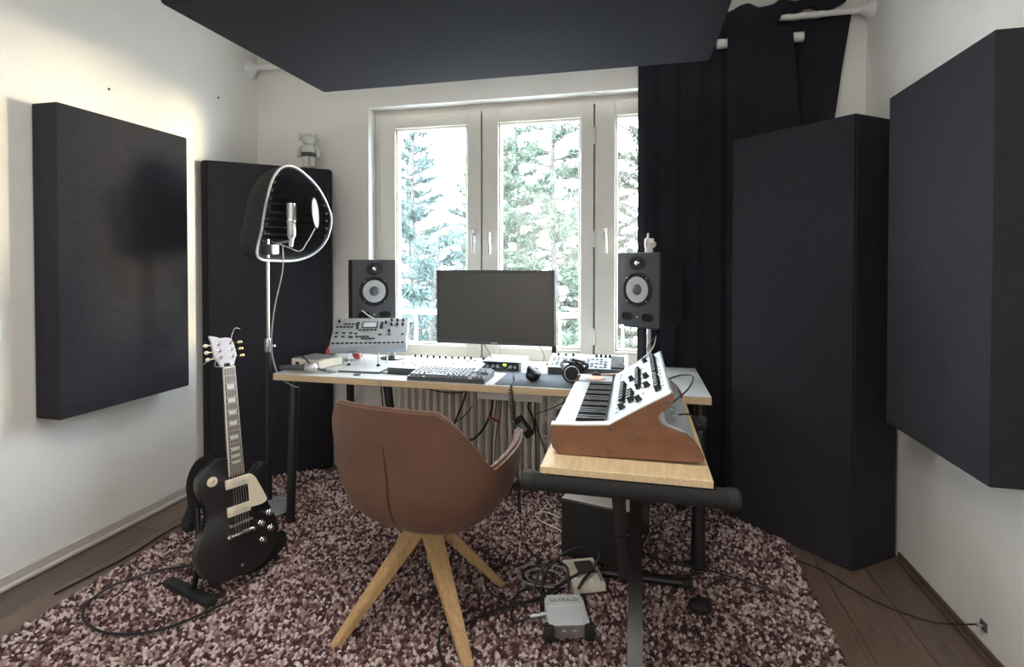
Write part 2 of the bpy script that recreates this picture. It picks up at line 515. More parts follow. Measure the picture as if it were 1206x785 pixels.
trap([(.476, 2.93), (.903, 2.52), (1.140, 2.70), (1.140, 2.93)], 1.955, 'black fabric corner bass trap in the right corner before the curtain')

# curtain rods
t = thing('curtain_rod', 'long white curtain rod with cone ends under the ceiling', 'curtain rod', (0, 3.035, 2.60))
G().cyl((XL + .03, 0, 0), (XR - .03, 0, 0), .016, n=14).obj('rod', white, t)
for s, xw in ((1, XL), (-1, XR)):
    G().lathe([(.058, 0), (.052, .010), (.030, .03), (.021, .05), (.016, .055)], 18, T((xw, 0, 0)) @ RY(90 * s)).obj('end_flange', white, t)
t = thing('curtain_rod', 'short white curtain rod showing beneath the long one, black curtain over it', 'curtain rod', (.62, 3.035, 2.492))
G().cyl((-.205, 0, 0), (.215, 0, 0), .025, n=16).obj('rod', white, t)
for px in (-.15, .15):
    G().b2((px - .01, .02, -.012), (px + .01, .064, .012)).obj('bracket', white, t)
def sm(a, b, x):
    x = max(0, min(1, (x - a) / (b - a))); return x * x * (3 - 2 * x)
def curtain_mesh(xs, ztop, zbot, y, amp, fold, seed, rightslant=0.0, thick=.004):
    rnd = random.Random(seed)
    x0, x1 = xs
    nx, nz = int((x1 - x0) * 110), 26
    ph = [rnd.uniform(0, 6) for _ in range(4)]
    vs_ = []
    for iz in range(nz + 1):
        v = iz / nz
        for ix in range(nx + 1):
            u = ix / nx
            z = ztop(u) + (zbot - ztop(u)) * v
            x = x0 + (x1 - x0 - rightslant * min(1, v * 2.2)) * u
            a = amp * (.55 + .45 * v)
            yy = y + a * math.sin(x * fold + ph[0] + .5 * math.sin(v * 2.2)) + .4 * a * math.sin(x * fold * 2.3 + ph[1]) + .15 * a * math.sin(v * 9 + ph[2])
            vs_.append((x, yy, z))
    W = nx + 1
    fs = [(i * W + j, i * W + j + 1, (i + 1) * W + j + 1, (i + 1) * W + j) for i in range(nz) for j in range(nx)]
    return G().add(vs_, fs)
t = thing('blackout_curtain', 'wide black curtain covering the right part of the window down to the floor', 'curtain', (0, 3.06, .02))
q = curtain_mesh((0.005, 1.075), lambda u: 2.585 + .01 * math.sin(u * 14), 0.0, 0.016, .011, 48, 4, .17)
o = q.obj('fabric', velvet, t, sharp=0)
o.data.polygons.foreach_set('use_smooth', [True] * len(o.data.polygons))
# bunched cloth thrown over the long rod
q = G()
NX, NA = 70, 16
vs_ = []
for i in range(NX + 1):
    u = i / NX
    x = .33 + .70 * u
    a1 = sm(.0, .08, u) * (1 - sm(.50, .62, u))          # left part: wraps the rod completely
    up, dn = .040 + .030 * a1 + .010 * math.sin(u * 23), .030 + .050 * a1 + .009 * math.sin(u * 31 + 1)
    cz = 2.598 + (.050 - .045 * a1) * sm(.0, .02, u) + .012 * (1 - a1) * math.sin(u * 26)
    if a1 < .5: dn = min(dn, cz - 2.614 + .012)
    e_ = min(1, (1 - u) * 9 + .25)
    for j in range(NA):
        a = 2 * PI * j / NA
        k = 1 + .12 * math.sin(3 * a + u * 29)
        zz = math.sin(a); zz = zz * (up if zz > 0 else dn) * k * e_
        vs_.append((x, -.028 + (.022 + .012 * a1) * k * math.cos(a), cz + zz - .02))
fs = [(i * NA + j, i * NA + (j + 1) % NA, (i + 1) * NA + (j + 1) % NA, (i + 1) * NA + j) for i in range(NX) for j in range(NA)]
fs += [tuple(range(NA)), tuple(NX * NA + j for j in range(NA))]
q.add(vs_, fs)
q.obj('bunched_top', velvet, t, sharp=0).data.polygons.foreach_set('use_smooth', [True] * len(fs))
t = thing('blackout_curtain', 'narrow black curtain hanging in front over the short white rod', 'curtain', (0, 2.990, .03))
q = curtain_mesh((.462, .775), lambda u: 2.53 - .03 * u * u, 0.0, -.002, .008, 40, 9, -.08)
o = q.obj('fabric', velvet, t, sharp=0)
o.data.polygons.foreach_set('use_smooth', [True] * len(o.data.polygons))

# ================================================================ rug
RX0, RX1, RY0, RY1 = -2.165, .675, .95, 2.98
def in_rug(x, y):
    if y - 2.60 > (x + 2.43) * (.44 / .515) - .01: return False          # left trap
    if (x - .476) * (.41 / .427) + (y - 2.93) > -.015 : return False      # right trap
    if x < RX0 + .03 * math.sin(y * 1.7) or y > RY1 : return False
    return x < RX1 + .015 * math.sin(y * 3)
t = thing('shaggy_rug', 'large shaggy rug of mixed mauve-brown and beige yarn under the desk', 'rug', (0, 0, 0))
pts = [(RX0, RY0), (RX1, RY0), (RX1, 2.70), (.42, 2.94), (RX1 - .3, RY1), (-1.985, RY1 - .03), (RX0, 2.82)]
G().prism([(RX0, RY0), (RX1, RY0), (RX1, 2.705), (.44, 2.94), (.40, RY1), (-1.99, RY1 - .02), (RX0, 2.815)], .001, .007).obj('backing', based, t)
rs = np.random.RandomState(3)
cell = .0105
nx = int((RX1 - RX0 + .08) / cell); ny = int((RY1 - RY0) / cell)
gx, gy = np.meshgrid(np.arange(nx), np.arange(ny))
px = RX0 - .04 + (gx.ravel() + rs.rand(nx * ny) * .9) * cell
py = RY0 + (gy.ravel() + rs.rand(nx * ny) * .9) * cell
keep = np.array([in_rug(a, b) for a, b in zip(px, py)])
px = px[keep]; py = py[keep]; n = len(px)
# two-cell clumps of colour: nearby tufts tend to share a yarn
ci = (np.floor(px / .015) * 7919 + np.floor(py / .015) * 104729).astype(np.int64) % 9973
tab = rs.rand(9973)
yarn = np.where(rs.rand(n) < .45, tab[ci], rs.rand(n))
h = .014 + .012 * rs.rand(n); r = .0078 + .003 * rs.rand(n)
lx = rs.randn(n) * .005; ly = rs.randn(n) * .005
ang = rs.rand(n) * 6.28
vv = np.zeros((n, 9, 3))
for k in range(4):
    a = ang + k * PI / 2
    vv[:, k] = np.stack([px + r * .8 * np.cos(a), py + r * .8 * np.sin(a), np.full(n, .003)], 1)
    vv[:, 4 + k] = np.stack([px + lx * .6 + r * np.cos(a), py + ly * .6 + r * np.sin(a), h * .62], 1)
vv[:, 8] = np.stack([px + lx, py + ly, h], 1)
base = (np.arange(n) * 9)[:, None]
quads = np.concatenate([base + np.array([[k, (k + 1) % 4, 4 + (k + 1) % 4, 4 + k]]) for k in range(4)], 0)
tris = np.concatenate([base + np.array([[4 + k, 4 + (k + 1) % 4, 8]]) for k in range(4)], 0)
me = bpy.data.meshes.new('pile')
me.vertices.add(n * 9); me.vertices.foreach_set('co', vv.ravel())
nl = quads.size + tris.size
me.loops.add(nl); me.loops.foreach_set('vertex_index', np.concatenate([quads.ravel(), tris.ravel()]).astype(np.int32))
npoly = len(quads) + len(tris)
me.polygons.add(npoly)
st = np.concatenate([np.arange(len(quads)) * 4, len(quads) * 4 + np.arange(len(tris)) * 3]).astype(np.int32)
me.polygons.foreach_set('loop_start', st)
me.update(calc_edges=True)
me.validate()
at_ = me.attributes.new('yarn', 'FLOAT', 'POINT')
at_.data.foreach_set('value', np.repeat(yarn, 9).astype(np.float32))
me.materials.append(rugm)
o = bpy.data.objects.new('pile', me); C.objects.link(o); o.parent = t; o['kind'] = 'stuff'

# ================================================================ radiator
t = thing('radiator', 'old cream ribbed radiator under the window behind the desk', 'radiator', (-1.38, 2.99, 0))
rib = G()
for yy in (-.06, 0, .06):
    rib.tube([(0, yy, .12), (0, yy, .60)], .0125, 8)
rib.box((0, 0, .605), (.038, .165, .05), bev=.014, seg=2).box((0, 0, .115), (.038, .165, .05), bev=.014, seg=2)
copies('rib', rib, radm, t, [(i * .0455, 0, 0) for i in range(22)])
G().cyl((-.03, 0, .60), (22 * .0455, 0, .60), .016, n=10).cyl((-.03, 0, .12), (22 * .0455, 0, .12), .016, n=10).obj('header_pipe', radm, t)
copies('foot', G().b2((-.012, -.05, 0), (.012, .05, .10), bev=.004), radm, t, [(.09, 0, 0), (.86, 0, 0)])
G().cyl((-.075, 0, .60), (-.03, 0, .60), .014, n=10).lathe([(.022, 0), (.026, .01), (.026, .045), (.02, .055)], 16, T((-.075, 0, .60)) @ RY(-90)).obj('valve', white, t)
G().tube(spline([(-.06, 0, .58), (-.06, 0, .4), (-.06, .05, .2), (-.06, .06, 0)], 4), .009, 8).obj('supply_pipe', radm, t)

# ================================================================ desk
DX0, DX1, DY0, DY1, DZ = -1.832, .314, 2.385, 3.030, .75
t = thing('desk', 'long white-topped desk with a pale wood edge and black tube legs', 'desk', ((DX0 + DX1) / 2, (DY0 + DY1) / 2, 0))
ox, oy = (DX0 + DX1) / 2, (DY0 + DY1) / 2
D = T((-ox, -oy, 0))
G().b2((DX0, DY0, DZ - .034), (DX1, DY1, DZ - .002), D, bev=.0015).obj('tabletop', edgem, t)
G().b2((DX0 + .001, DY0 + .001, DZ - .002), (DX1 - .001, DY1 - .001, DZ), D).obj('laminate', topm, t, 'white laminate surface of the desk')
def leg(a, b, r0, r1, foot=True):
    lg = G().tube([V(a), V(b)], [r0, r1], 14, D).obj('leg', bmetal, t)
    G().lathe([(r1 + .003, 0), (r1 + .003, .012), (r1, .016)], 14, D @ T((b[0], b[1], b[2] - .001))).obj('foot', matte, lg)
    G().b2((a[0] - .04, a[1] - .04, DZ - .04), (a[0] + .04, a[1] + .04, DZ - .034), D).obj('mounting_plate', bmetal, lg)
leg((-1.745, 2.44, .715), (-1.70, 2.34, .02), .025, .021)
leg((-1.69, 2.90, .715), (-1.69, 2.92, .02), .024, .022)
leg((-1.30, 2.60, .715), (-1.19, 2.56, .02), .024, .020)
leg((.272, 2.46, .715), (.262, 2.38, .02), .022, .031)
leg((.24, 2.93, .715), (.24, 2.93, .02), .024, .022)
G().tube([(.262, 2.40, .42), (.03, 2.44, .30)], .013, 8, D).obj('brace', greybox, t, 'grey diagonal brace of the desk')
G().b2((-1.235, DY0 - .004, DZ - .036), (-1.222, DY0 + .01, DZ + .001), D, bev=.001).obj('cable_clip', steel, t)
# cable tray under the desk
t = thing('power_strip', 'long pale power strip hanging under the desk front', 'power strip', (-.62, 2.62, .66))
G().box((0, 0, 0), (.34, .075, .062), bev=.006, seg=2).obj('housing', white, t)
copies('socket', G().lathe([(.019, 0), (.019, .004), (.016, .004), (.015, .001)], 16), white, t, [(-.12 + i * .06, 0, .031) for i in range(5)])
for px in (-.12, .12):
    G().b2((px - .012, -.003, .031), (px + .012, .003, .056)).obj('hanger', steel, t)

# ================================================================ keyboard stand and board
t = thing('keyboard_stand', 'black X-frame keyboard stand with padded top bars under the board', 'stand', (0, 1.8, 0))
S = T((0, -1.8, 0))
for yy in (1.485, 2.17):
    b_ = G().tube([(-.285, yy, .699), (.235, yy, .699)], .0265, 14, S).obj('padded_bar', foam, t)
    for xx, s in ((-.285, -1), (.235, 1)):
        G().lathe([(.0275, 0), (.029, .006), (.0285, .026), (.02, .034)], 16, S @ T((xx, yy, .699)) @ RY(90 * s)).obj('end_cap', matte, b_)
G().b2((-.021, -.014, -.715), (.021, .014, .715), S @ T((.002, 1.56, .362)) @ M.Rotation(math.atan2(1.21, -.66) - PI / 2 - PI / 2, 4, 'X') @ T((0, 0, 0)), bev=.003) if False else None
def strut(x, a, b, nm):
    d = V(b) - V(a)
    m = S @ T((V(a) + V(b)) / 2) @ d.to_track_quat('Z', 'X').to_matrix().to_4x4()
    L_ = d.length / 2
    return G().box((0, 0, 0), (.030, .042, 2 * L_) if False else (.042, .026, 2 * L_), m, bev=.003).obj(nm, bmetal, t)
def strut2(x, w_, a, b):
    # flat bar kept upright in the plane X = x
    (y0, z0), (y1, z1) = a, b
    d = V((0, y1 - y0, z1 - z0)); L_ = d.length; d.normalize()
    nrm = V((0, -d.z, d.y)) * .019
    vs_ = []
    for s in (-w_ / 2, w_ / 2):
        for p in ((y0, z0), (y1, z1)):
            for k in (-1, 1):
                vs_.append((x + s, p[0] + k * nrm.y, p[1] + k * nrm.z))
    fs = [(0, 1, 3, 2), (4, 6, 7, 5), (0, 4, 5, 1), (2, 3, 7, 6), (0, 2, 6, 4), (1, 5, 7, 3)]
    return G().add(vs_, fs, S).obj('strut', bmetal, t)
strut2(.0, .040, (2.17, .69), (1.00, .035))
strut2(-.046, .036, (1.485, .69), (2.20, .035))
G().cyl((-.068, 1.74, .447), (.028, 1.74, .447), .014, n=12, m=S).obj('pivot_bolt', bmetal, t)
for yy in (1.00, 2.215):
    f_ = G().cyl((-.22, yy, .036), (.20, yy, .036), .0175, n=12, m=S).obj('floor_bar', bmetal, t)
    for xx in (-.22, .20):
        G().ball((xx, yy, .036), (.024, .024, .022), 10, S).obj('rubber_foot', matte, f_)
# the board
bo = G().b2((-.232, -.455, 0), (.232, .455, .0205), bev=.0015).obj('wooden_board', boardm)
bo.location = (-.032, 1.927, .726)
tag(bo, 'light wooden board lying on the black keyboard stand', 'board')
t = thing('big_analog_synthesizer', 'large analog synthesizer with wooden cheeks and many black knobs on the board', 'synthesizer', (0, 1.575, .7465))
ck = [(-.250, .052), (-.247, .092), (-.160, .096), (-.075, .103), (.010, .155), (.096, .205), (.104, .205), (.107, .186), (.092, .165), (.070, .147), (.062, .134), (.064, .121), (.074, .108), (.10, .098), (.14, .086), (.165, .066), (.182, .042), (.190, .024), (.186, .012), (-.226, .004), (-.246, .024)]
ck = [(x, z - .002) for x, z in ck]
mm = M(((1, 0, 0, 0), (0, 0, -1, 0), (0, 1, 0, 0), (0, 0, 0, 1)))   # (x,y,z)->(x,-z,y)
G().prism([(x, z) for x, z in ck], -.024, 0, mm).obj('end_cheek', cheekm, t)
G().prism([(x, z) for x, z in ck], -.750, -.726, mm).obj('end_cheek', cheekm, t)
scr = [(-.232, .028), (-.075, .088), (-.078, .020), (.088, .176), (.170, .030), (.008, .070)]
e0 = [o for o in t.children if o.name.startswith('end_cheek')]
for (sx, sz) in scr:
    G().lathe([(.0062, 0), (.0062, .0015), (.003, .0022)], 12, T((sx, 0, sz)) @ RX(90)).obj('screw', based, e0[0])
# white edge strip on top of the near cheek
bodyp = [(-.243, .006), (-.243, .060), (-.232, .066), (-.095, .070), (-.084, .098), (-.075, .104), (.010, .154), (.094, .203), (.102, .200), (.104, .186), (.075, .150), (.085, .110), (.13, .092), (.165, .062), (.18, .02), (.178, .006)]
G().prism(bodyp, -.726, -.024, mm).obj('body', panelw, t)
edge = [(p[0] - .002, p[1] + .0025) for p in ((-.247, .090), (-.160, .094), (-.075, .101), (.010, .153), (.098, .203))]
ee = edge + [(x, z - .005) for x, z in reversed(edge)]
G().prism(ee, -.026, .001, mm).obj('edge_strip', white, t)
# keys
KY0, KY1 = .030, .600
nk = 25
kw = (KY1 - KY0) / nk
wk = G().box((-.168, 0, .083), (.148, kw - .0016, .014), bev=.0015)
copies('white_key', wk, keyw, t, [(0, KY0 + (i + .5) * kw, 0) for i in range(nk)])
bkm = G().prism([(-.045, 0), (-.040, .013), (.045, .014), (.045, 0)], -.0062, .0062, M(((1, 0, 0, 0), (0, 0, 1, 0), (0, 1, 0, 0), (0, 0, 0, 1))))
locs = []
for i in range(nk - 1):
    if (i % 7) in (0, 1, 3, 4, 5): locs.append((-.138, KY0 + (i + 1) * kw, .089))
copies('black_key', bkm, keyb, t, locs)
# left-hand controller pad at the far end
G().b2((-.232, .612, .066), (-.095, .7255, .0935), bev=.003).obj('wheel_panel', greybox, t)
G().lathe([(.040, 0), (.040, .004), (.036, .006)], 24, T((-.165, .655, .0935))).obj('round_pad', peach, t, 'peach coloured round pad of the synthesizer')
for yy in (.690, .708):
    G().cyl((-.165, yy - .006, .088), (-.165, yy + .006, .088), .022, n=20).obj('wheel', matte, t)
# sloped panel: direction and knobs
pa, pb = V((-.075, .104)), V((.094, .203))
pd = (pb - pa).normalized(); pn = V((-pd.y, pd.x))
slope = math.degrees(math.atan2(pd.y, pd.x))
def pm(u, y): 
    q = pa + (pb - pa) * u
    return T((q.x, y, q.y)) @ RY(-slope)
kn = G().lathe([(.0115, 0), (.0118, .003), (.0098, .005), (.0088, .017), (.0078, .0185)], 14).b2((-.0008, 0, .0184), (.0008, .0085, .0192))
rows = [(.20, [.10, .165, .20, .235, .27, .305, .34, .375, .41]), (.36, [.13, .165, .20, .235, .44]), (.50, [.09, .26, .30, .335, .37, .405, .44, .475, .51, .545]), (.66, [.22, .36, .66]), (.84, [.10, .135, .17, .205, .24, .275, .34, .38, .42, .455, .49, .525, .56, .595, .63, .665])]
first = None
for u, ys in rows:
    for y in ys:
        m_ = pm(u, y)
        if first is None:
            first = kn.obj('knob', black, t); o = first
        else: o = link_copy(first, t)
        o.matrix_local = m_
sw = G().b2((-.004, -.006, 0), (.004, .006, .006), bev=.001)
s0 = None
for u, ys in ((.10, [.08 + i * .05 for i in range(12)]), (.93, [.12 + i * .06 for i in range(9)]), (.58, [.15 + i * .08 for i in range(6)])):
    for y in ys:
        if s0 is None: s0 = sw.obj('switch', white, t); o = s0
        else: o = link_copy(s0, t)
        o.matrix_local = pm(u, y)
# rear jacks
for i in range(9):
    G().lathe([(.008, 0), (.008, .006), (.005, .008)], 10, T((.112, .08 + i * .07, .098)) @ RY(30)).obj('jack', steel, t)

# ================================================================ chair
t = thing('tub_chair', 'tan leather tub chair with splayed oak legs, seen from behind at the desk', 'chair', (-.768, 1.862, .0), math.radians(-10))
def lerp(a, b, t_): return a + (b - a) * max(0, min(1, t_))
def sm(a, b, x):
    x = max(0, min(1, (x - a) / (b - a))); return x * x * (3 - 2 * x)
def hh(f):
    f = abs(f)
    h = .835 + .006 * math.cos(f * 2)
    h = lerp(h, .628, sm(math.radians(28), math.radians(74), f) * .35 + .65 * max(0, min(1, (f - math.radians(28)) / math.radians(41))))
    h = h + .052 * max(0, min(1, (f - math.radians(70)) / math.radians(50)))
    h = lerp(h, .47, sm(math.radians(121), math.radians(139), f))
    return h
def shell(off, zb, flo=1.0):
    NA, NT = 128, 22
    vs_ = [(0, 0, zb)]
    for k in range(1, NT + 1):
        tt = (k / NT) ** 1.15
        for j in range(NA):
            f = -PI + 2 * PI * j / NA
            H_ = hh(f)
            z = zb + (H_ - zb) * tt
            q = min(1, (z - zb) / (.30 - off))
            s = (1 - (1 - q) ** 2.9) ** (1 / 2.9) if q < 1 else 1
            cf, sf = math.cos(f), math.sin(f)
            ex = .80
            xx = math.copysign(abs(sf) ** ex, sf); yy = math.copysign(abs(cf) ** ex, cf)
            lean = .04 * max(0, (z - .60) / .23) * max(0, cf)
            A = .330 - off; B = (.245 - off) if cf > 0 else (.335 - off)
            A2 = A * (1 + .11 * max(0, min(1, (z - .45) / .38)))
            vs_.append((A2 * s * xx, -(B + lean) * s * yy, z))
    fs = [(0, 1 + (j + 1) % NA, 1 + j) for j in range(NA)]
    for k in range(NT - 1):
        for j in range(NA):
            a = 1 + k * NA; b = a + NA; j2 = (j + 1) % NA
            fs.append((a + j, a + j2, b + j2, b + j))
    return vs_, fs, NA, NT
vo, fo, NA, NT = shell(0, .355)
vi, fi, _, _ = shell(.030, .400)
q = G(); q.add(vo, fo)
b0 = len(q.v); q.add(vi, [tuple(reversed(f)) for f in fi])
r0 = 1 + (NT - 1) * NA
for j in range(NA):
    j2 = (j + 1) % NA
    q.f.append((r0 + j, r0 + j2, b0 + r0 + j2, b0 + r0 + j))
q.obj('shell', leather, t, sharp=60)
rim = [(V(vo[r0 + j]) * .5 + V(vi[r0 + j]) * .5) + V((0, 0, .002)) for j in range(NA)]
G().tube(rim, .0075, 6, closed=True).obj('piping', leather2, t, 'darker leather piping along the rim')
# centre seam on the back: follow the outer shell at angle 0 (directly behind)
j0 = NA // 2
sp = [V(vo[1 + k * NA + j0]) + V((0, -.0015, 0)) for k in range(3, NT - 5)]
G().tube(sp, [.0012 + .0022 * math.sin(PI * i / (len(sp) - 1)) for i in range(len(sp))], 6).obj('seam', seamm, t, 'dark vertical seam on the chair back')
# seat cushion
G().lathe([(.02, .425), (.16, .43), (.215, .45), (.222, .475), (.20, .492), (.02, .50)], 32, T((0, .01, 0)) @ M.Diagonal((1, 1, 1, 1))).obj('seat_cushion', leather, t)
G().cyl((0, 0, .27), (0, 0, .37), .022, n=16).lathe([(.06, .335), (.075, .345), (.075, .362), (.06, .372)], 24).obj('swivel_column', based, t)
rot = RZ(10)
for (ax, ay) in ((-.238, -.258), (.245, .222), (.243, -.238), (-.24, .24)):
    d = V((ax, ay, 0)).normalized(); sd = V((-d.y, d.x, 0))
    a0 = d * .035 + V((0, 0, .335)); b0_ = V((ax, ay, 0)) + V((0, 0, .001))
    vs_ = []
    for P_, wd, th in ((a0, .034, .062), (b0_, .018, .034)):
        for s in (-1, 1):
            vs_ += [P_ + sd * (s * wd) + d * (-th / 2), P_ + sd * (s * wd) + d * (th / 2)]
    vs_[0].z = vs_[0].z
    bm = bmesh.new()
    bv = [bm.verts.new(rot @ v) for v in vs_]
    for f in ((0, 1, 3, 2), (4, 6, 7, 5), (0, 4, 5, 1), (2, 3, 7, 6), (0, 2, 6, 4), (1, 5, 7, 3)):
        bm.faces.new([bv[i] for i in f])
    bmesh.ops.recalc_face_normals(bm, faces=bm.faces[:])
    bmesh.ops.bevel(bm, geom=bm.edges[:], offset=.004, segments=2, affect='EDGES')
    bm.verts.index_update()
    q = G().add([v.co for v in bm.verts], [[v.index for v in f.verts] for f in bm.faces])
    for i, v in enumerate(q.v):
        if v[2] < .0: q.v[i] = (v[0], v[1], 0.0)
    lo = q.obj('leg', oak, t)
    bm.free()

# ================================================================ speakers on table stands
def speaker(x, y, z, rotdeg, label):
    t = thing('studio_speaker', label, 'speaker', (x, y, z), math.radians(rotdeg), 'black studio speakers')
    W, Hh, Dp = .25, .37, .22
    G().b2((-W / 2, .012, 0), (W / 2, Dp, Hh), bev=.006).obj('cabinet', matte, t)  # blacker than the baffle: low light on the sides put into the colour
    G().b2((-W / 2, 0, 0), (W / 2, .016, Hh), bev=.005, seg=2).obj('baffle', cabm, t)
    F_ = T((0, 0, 0)) @ RX(90)          # lathe axis +z -> -y (towards the listener)
    def at(px, pz): return T((px, -.0005, pz)) @ RX(90)
    wz, tz = .185, .318
    wo = G().lathe([(.086, 0), (.086, .004), (.082, .007), (.079, .007), (.077, .003), (.070, .006), (.064, .002), (.064, -.004)], 40, at(0, wz)).obj('woofer', matte, t)
    G().lathe([(.0655, .0015), (.060, -.001), (.030, -.0012), (.026, .001), (.0655, .002)], 40, T((0, -.004, wz)) @ RX(90)).obj('cone', conem, wo)
    G().lathe([(.028, .002), (.026, .007), (.018, .0115), (.006, .0135)], 24, T((0, -.004, wz)) @ RX(90)).obj('dust_cap', darkgrey, wo)
    q = G()
    for i in range(4):
        a = math.radians(45 + 90 * i)
        q.ball((.0815 * math.cos(a), -.008, wz + .0815 * math.sin(a)), .003, 8)
    q.obj('screws', steel, wo)
    el = G().lathe([(.040, 0), (.040, .003), (.034, .0045), (.024, .001), (.015, .0005)], 32, at(0, tz) @ M.Diagonal((1.25, .9, 1, 1)))
    tw = el.obj('tweeter', black, t)
    G().lathe([(.013, .001), (.012, .005), (.006, .008), (.001, .009)], 16, at(0, tz)).obj('dome', chrome, tw)
    for sx in (-1, 1):
        p_ = rpoly(-.034, -.0185, .034, .0185, .0183, 8)
        f_ = [(a * 1.12, b * 1.2) for a, b in p_]
        po = G().add([(a, b, .004) for a, b in p_] + [(a, b, .0035) for a, b in f_] + [(a, b, 0) for a, b in f_],
              [tuple(reversed([i, (i + 1) % len(p_), len(p_) + (i + 1) % len(p_), len(p_) + i])) for i in range(len(p_))] +
              [(len(p_) + i, len(p_) + (i + 1) % len(p_), 2 * len(p_) + (i + 1) % len(p_), 2 * len(p_) + i) for i in range(len(p_))],
              at(sx * .060, .047)).obj('bass_port', cabm, t)
        G().prism(p_, .0002, .0022, at(sx * .060, .047)).obj('port_opening', mk_void, po)
    G().cyl((0, 0, .048), (0, -.003, .048), .0045, n=12).obj('badge', silver, t)
    return t
casem = mk('pale_aluminium', (0.62, 0.66, 0.69), 0.4, 0.1)
mk_void = mk('port_void', (0.002, 0.002, 0.002), 0.9)
speaker(-1.497, 2.845, .972, 36, 'black studio speaker with grey cone, left of the screen')
speaker(.005, 2.735, 1.004, -35, 'black studio speaker with grey cone, right of the screen by the curtain')
def spk_stand(x, y, rot, h, label):
    t = thing('speaker_stand', label, 'stand', (x, y, .7505), math.radians(rot), 'speaker stands on the desk')
    G().lathe([(.075, 0), (.075, .006), (.03, .010), (.02, .014)], 28).obj('base', bmetal, t)
    G().cyl((0, 0, .01), (0, 0, h - .005), .0125, n=16).lathe([(.018, .05), (.018, .075)], 16).obj('pole', silver, t, 'silver grey pole of the speaker stand')
    G().b2((-.10, -.085, h - .010), (.10, .085, h), bev=.003).obj('top_plate', bmetal, t)
spk_stand(-1.42, 2.935, 36, .2205, 'short speaker stand under the left speaker on the desk')
spk_stand(.065, 2.825, -35, .2525, 'short speaker stand with silver pole under the right speaker')

# ================================================================ monitor on an arm
t = thing('computer_monitor', 'wide switched-off black computer monitor in front of the window', 'monitor', (-.7035, 2.60, .907))
G().b2((-.3095, .004, 0), (.3095, .030, .379), bev=.004).b2((-.2, .03, .06), (.2, .055, .32), bev=.012).obj('housing', black, t)
for nm, a, b in (('bezel', (-.3095, -.004, .366), (.3095, .006, .379)), ('bezel', (-.3095, -.004, 0), (.3095, .006, .019)), ('bezel', (-.3095, -.004, .019), (-.2975, .006, .366)), ('bezel', (.2975, -.004, .019), (.3095, .006, .366))):
    G().b2(a, b, bev=.0015).obj(nm, darkgrey, t)
G().b2((-.2976, .0005, .0188), (.2976, .005, .3662)).obj('screen', screenm, t)
G().b2((-.018, -.0055, .0065), (.018, -.0035, .0115)).obj('maker_plate', silver, t)
for i in range(4):
    G().b2((.20 + i * .02, -.005, .007), (.208 + i * .02, -.0035, .010)).obj('button', matte, t)
t = thing('monitor_arm', 'slim dark monitor arm clamped behind the screen on the desk', 'monitor arm', (-.45, 2.96, .7505))
G().b2((-.04, -.04, 0), (.04, .04, .012), bev=.003).obj('clamp', bmetal, t)
G().cyl((0, 0, .01), (0, 0, .36), .014, n=14).obj('pole', bmetal, t)
G().tube([(0, 0, .33), (-.12, -.16, .33), (-.25, -.270, .33)], .015, 10).obj('arm', bmetal, t)
G().b2((-.30, -.303, .28), (-.20, -.268, .38), bev=.003).obj('mounting_plate', bmetal, t)

# ================================================================ gear on the desk
# sequencer on its little stand
t = thing('drum_machine', 'silver drum machine with small screen, tilted on a thin stand before the left speaker', 'drum machine', (-1.44, 2.69, .925))
tm = RZ(19) @ RX(39) @ M.Diagonal((.94, 1, 1, 1))
G().b2((-.218, -.112, -.030), (.218, .112, .018), tm, bev=.004, seg=2).obj('case', greybox, t)
G().b2((-.214, -.096, .018), (.214, .108, .0195), tm, bev=.001).obj('front_panel', silver, t, 'bright silver control panel')
dsp = G().b2((-.055, .030, .0195), (.040, .078, .0225), tm, bev=.002).obj('display', darkgrey, t)
G().b2((-.045, .037, .0222), (.030, .071, .0230), tm).obj('screen', lcd, dsp)
kq = G().lathe([(.0085, 0), (.0085, .002), (.007, .003), (.006, .014), (.005, .015)], 12)
kl = [(.085, .070), (.118, .088), (.152, .088), (.186, .088), (.118, .055), (.152, .055), (.186, .055), (-.19, .082), (.11, .005)]
k0 = None
for (kx, ky) in kl:
    m_ = tm @ T((kx, ky, .0195))
    if k0 is None: k0 = kq.obj('knob', black, t); o = k0
    else: o = link_copy(k0, t)
    o.matrix_local = m_
bq = G().b2((-.0085, -.0048, 0), (.0085, .0048, .004), bev=.001)
bl = []
for i in range(16): bl.append((-.198 + i * .0262, -.082))
for i in range(5): bl.append((-.195 + i * .021, .040))
for i in range(4): bl.append((-.15 + i * .021, .062))
for i in range(5): bl.append((-.06 + i * .022, .016))
for i in range(4): bl += [(-.078, .030 + i * .014), (.062, .030 + i * .014)]
for i in range(3): bl += [(-.19 + i * .04, -.006), (-.19 + i * .04, -.034)]
for i in range(4): bl += [(-.07 + i * .02, -.034)]
for i in range(4): bl += [(-.035 + i * .02, -.05)]
bl += [(.06, -.02), (.115, -.02), (.19, -.02), (-.10, -.04), (-.08, -.012)]
k0 = None
for (kx, ky) in bl:
    if k0 is None: k0 = bq.obj('button', black, t); o = k0
    else: o = link_copy(k0, t)
    o.matrix_local = tm @ T((kx, ky, .0195))
G().b2((-.12, -.1135, -.018), (-.06, -.1115, -.012), tm).obj('slot', darkgrey, t)
st_ = G()
t2 = thing('desktop_stand', 'thin white wire stand carrying the silver drum machine', 'stand', (-1.48, 2.70, .7505))
for (sx, sy) in ((-.084, -.026), (.087, -.010)):
    l_ = G().tube([(sx, sy, .004), (sx, sy, .100), (sx + .005, sy + .04, .122)], .0042, 8).obj('leg', white, t2)
    G().lathe([(.010, 0), (.010, .006), (.005, .012)], 12, T((sx, sy, 0))).obj('rubber_foot', matte, l_)
